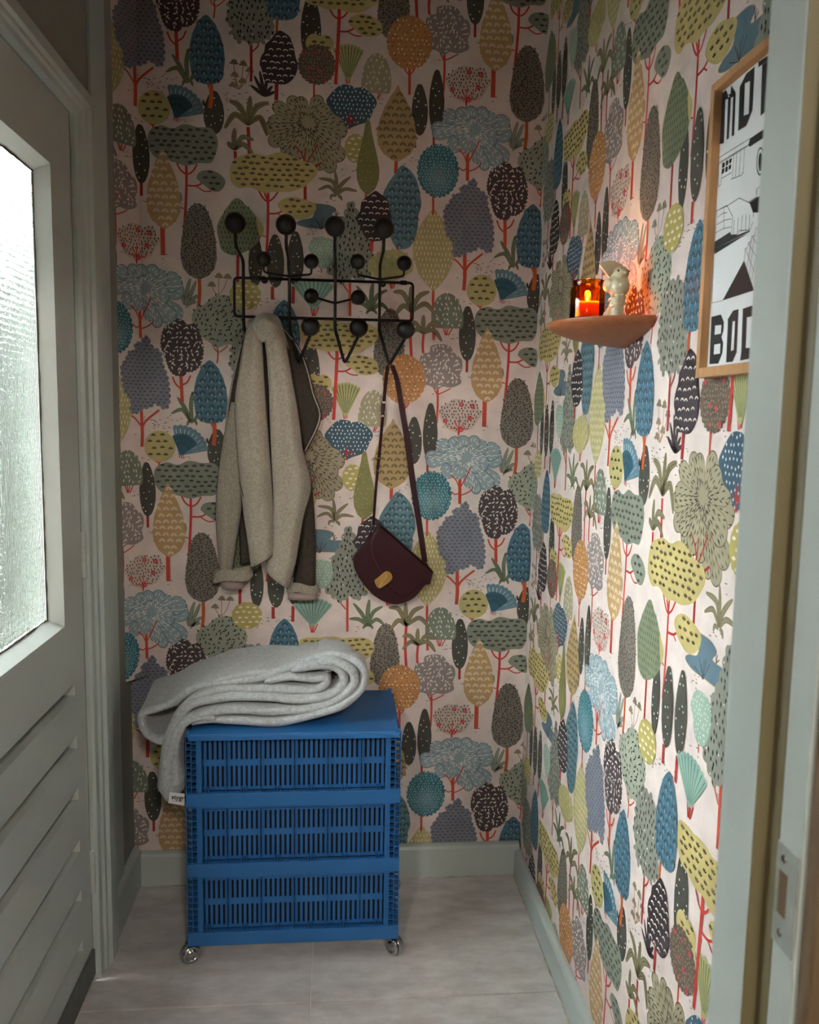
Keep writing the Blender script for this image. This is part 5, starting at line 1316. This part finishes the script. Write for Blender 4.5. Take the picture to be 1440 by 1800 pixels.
POSTER = [(1,[(9,331),(7,400),(21,390),(24,328)]),(1,[(32,330),(29,387),(38,388),(39,330)]),(1,[(47,330),(45,386),(52,386),(55,329)]),(1,[(7,395),(7,400),(21,401),(29,391),(30,386),(22,387)]),(1,[(29,392),(36,390),(37,401),(52,386),(46,383),(37,384)]),(1,[(63,389),(78,388),(80,346),(66,331)]),(1,[(63,389),(80,400),(103,400),(92,386),(78,388)]),(1,[(103,400),(104,345),(94,344),(92,386)]),(1,[(66,331),(80,346),(94,344),(104,345),(89,330)]),(1,[(112,402),(158,398),(158,392),(113,395)]),(1,[(123,394),(140,393),(141,331),(127,330)]),(1,[(102,310),(144,310),(144,299),(103,299),(98,302)]),(1.0,[(10,312),(102,310)],'l'),(0.8,[(12,305),(99,303)],'l'),(0.8,[(13,303),(97,302)],'l'),(1.0,[(10,312),(14,271),(22,272),(23,302)],'l'),(0.9,[(57,304),(57,270)],'l'),(0.9,[(66,303),(66,269)],'l'),(0.9,[(77,303),(77,269)],'l'),(0.9,[(88,302),(88,268)],'l'),(1,[(23,301),(31,300),(31,294),(23,294)]),(1,[(34,301),(42,300),(41,294),(34,294)]),(1,[(44,300),(52,300),(51,294),(44,294)]),(1,[(23,293),(31,293),(30,286),(23,286)]),(1,[(34,293),(41,292),(41,285),(33,286)]),(1,[(44,292),(51,292),(51,286),(43,286)]),(0.9,[(24,280),(54,280)],'l'),(0.9,[(53,271),(64,270),(83,268),(89,271)],'l'),(2.2,[(142,271),(142,263),(140,257),(136,254),(131,257),(127,263),(125,272),(125,281),(127,287),(131,289),(136,287),(139,280),(142,271)],'l'),(1,[(140,271),(140,265),(138,260),(136,259),(133,260),(131,265),(129,271),(129,277),(130,281),(133,283),(136,281),(138,277)]),(1,[(14,238),(46,237),(81,239),(119,222),(125,204)],'l'),(1,[(111,226),(143,228),(141,206),(123,210)]),(1.0,[(106,227),(132,228)],'l'),(0.9,[(129,238),(142,240),(141,252)],'l'),(1.5,[(129,238),(130,230)],'l'),(1.0,[(45,238),(65,218),(64,194)],'l'),(0.9,[(17,228),(32,230),(47,228)],'l'),(0.9,[(16,218),(39,219),(62,216)],'l'),(0.9,[(13,207),(38,208),(62,205)],'l'),(0.9,[(36,236),(40,206)],'l'),(0.9,[(15,239),(14,200)],'l'),(0.9,[(11,238),(45,238)],'l'),(1.1,[(70,213),(70,194)],'l'),(1.1,[(82,213),(82,193)],'l'),(1.1,[(93,214),(93,192)],'l'),(1.1,[(104,212),(105,192)],'l'),(1.1,[(114,209),(115,190)],'l'),(1.1,[(63,194),(81,191),(87,195),(107,191),(118,190),(125,198)],'l'),(1,[(13,195),(60,199),(63,194),(82,190),(118,189),(117,187),(13,185)]),(1,[(12,185),(85,186),(113,186),(14,177)]),(0.8,[(9,260),(12,175),(15,108),(50,107)],'l'),(1,[(106,152),(139,108),(49,107)]),(0.8,[(106,152),(107,167),(113,167),(115,173),(122,173),(124,180),(132,179),(133,188),(145,187)],'l'),(0.8,[(107,167),(140,128)],'l'),(0.8,[(115,173),(146,144)],'l'),(0.8,[(124,180),(146,160)],'l'),(0.8,[(115,139),(124,179)],'l'),(0.8,[(123,131),(133,187)],'l'),(0.8,[(131,122),(142,169)],'l'),(1,[(16,88),(46,88),(57,76),(57,64),(52,56),(59,47),(58,33),(47,19),(18,20)]),(0,[(30,74),(50,73),(50,61),(30,61)]),(0,[(31,47),(50,47),(51,33),(31,33)]),(1,[(69,79),(83,89),(99,89),(101,31),(91,19),(71,19)]),(0,[(84,74),(91,74),(92,35),(84,34)]),(1,[(111,88),(137,89),(139,75),(124,75),(126,35),(114,27)]),(1,[(126,35),(139,34),(138,20),(112,19),(114,31)])]
XP = xf0-.0083
sets = {1: B()}; counters = []
def cnt_(): counters.append(B()); return counters[-1]
for it in POSTER:
    pts = it[1]
    if len(it) == 3:
        for (a, c), (e, f) in zip(pts, pts[1:]):
            d = Vector((e-a, f-c)); 
            if d.length < .01: continue
            q = Vector((-d.y, d.x)).normalized()*it[0]*.45
            sets[1].add([(XP, FY-.0005-x/1000, FZ0+z/1000) for x, z in ((a+q.x, c+q.y), (a-q.x, c-q.y), (e-q.x, f-q.y), (e+q.x, f+q.y))], [(0, 1, 2, 3)])
    else:
        xx = XP if it[0] else XP-.0002
        t = geometry.tessellate_polygon([[Vector((p[0], p[1], 0)) for p in pts]])
        (sets[1] if it[0] else cnt_()).add([(xx, FY-.0005-x/1000, FZ0+z/1000) for x, z in pts], [tuple(q) for q in t])
sets[1].build('printed_drawing', M['ink'], pf, smooth=False); [b_.build('letter_counter', M['paper'], pf, smooth=False) for b_ in counters]
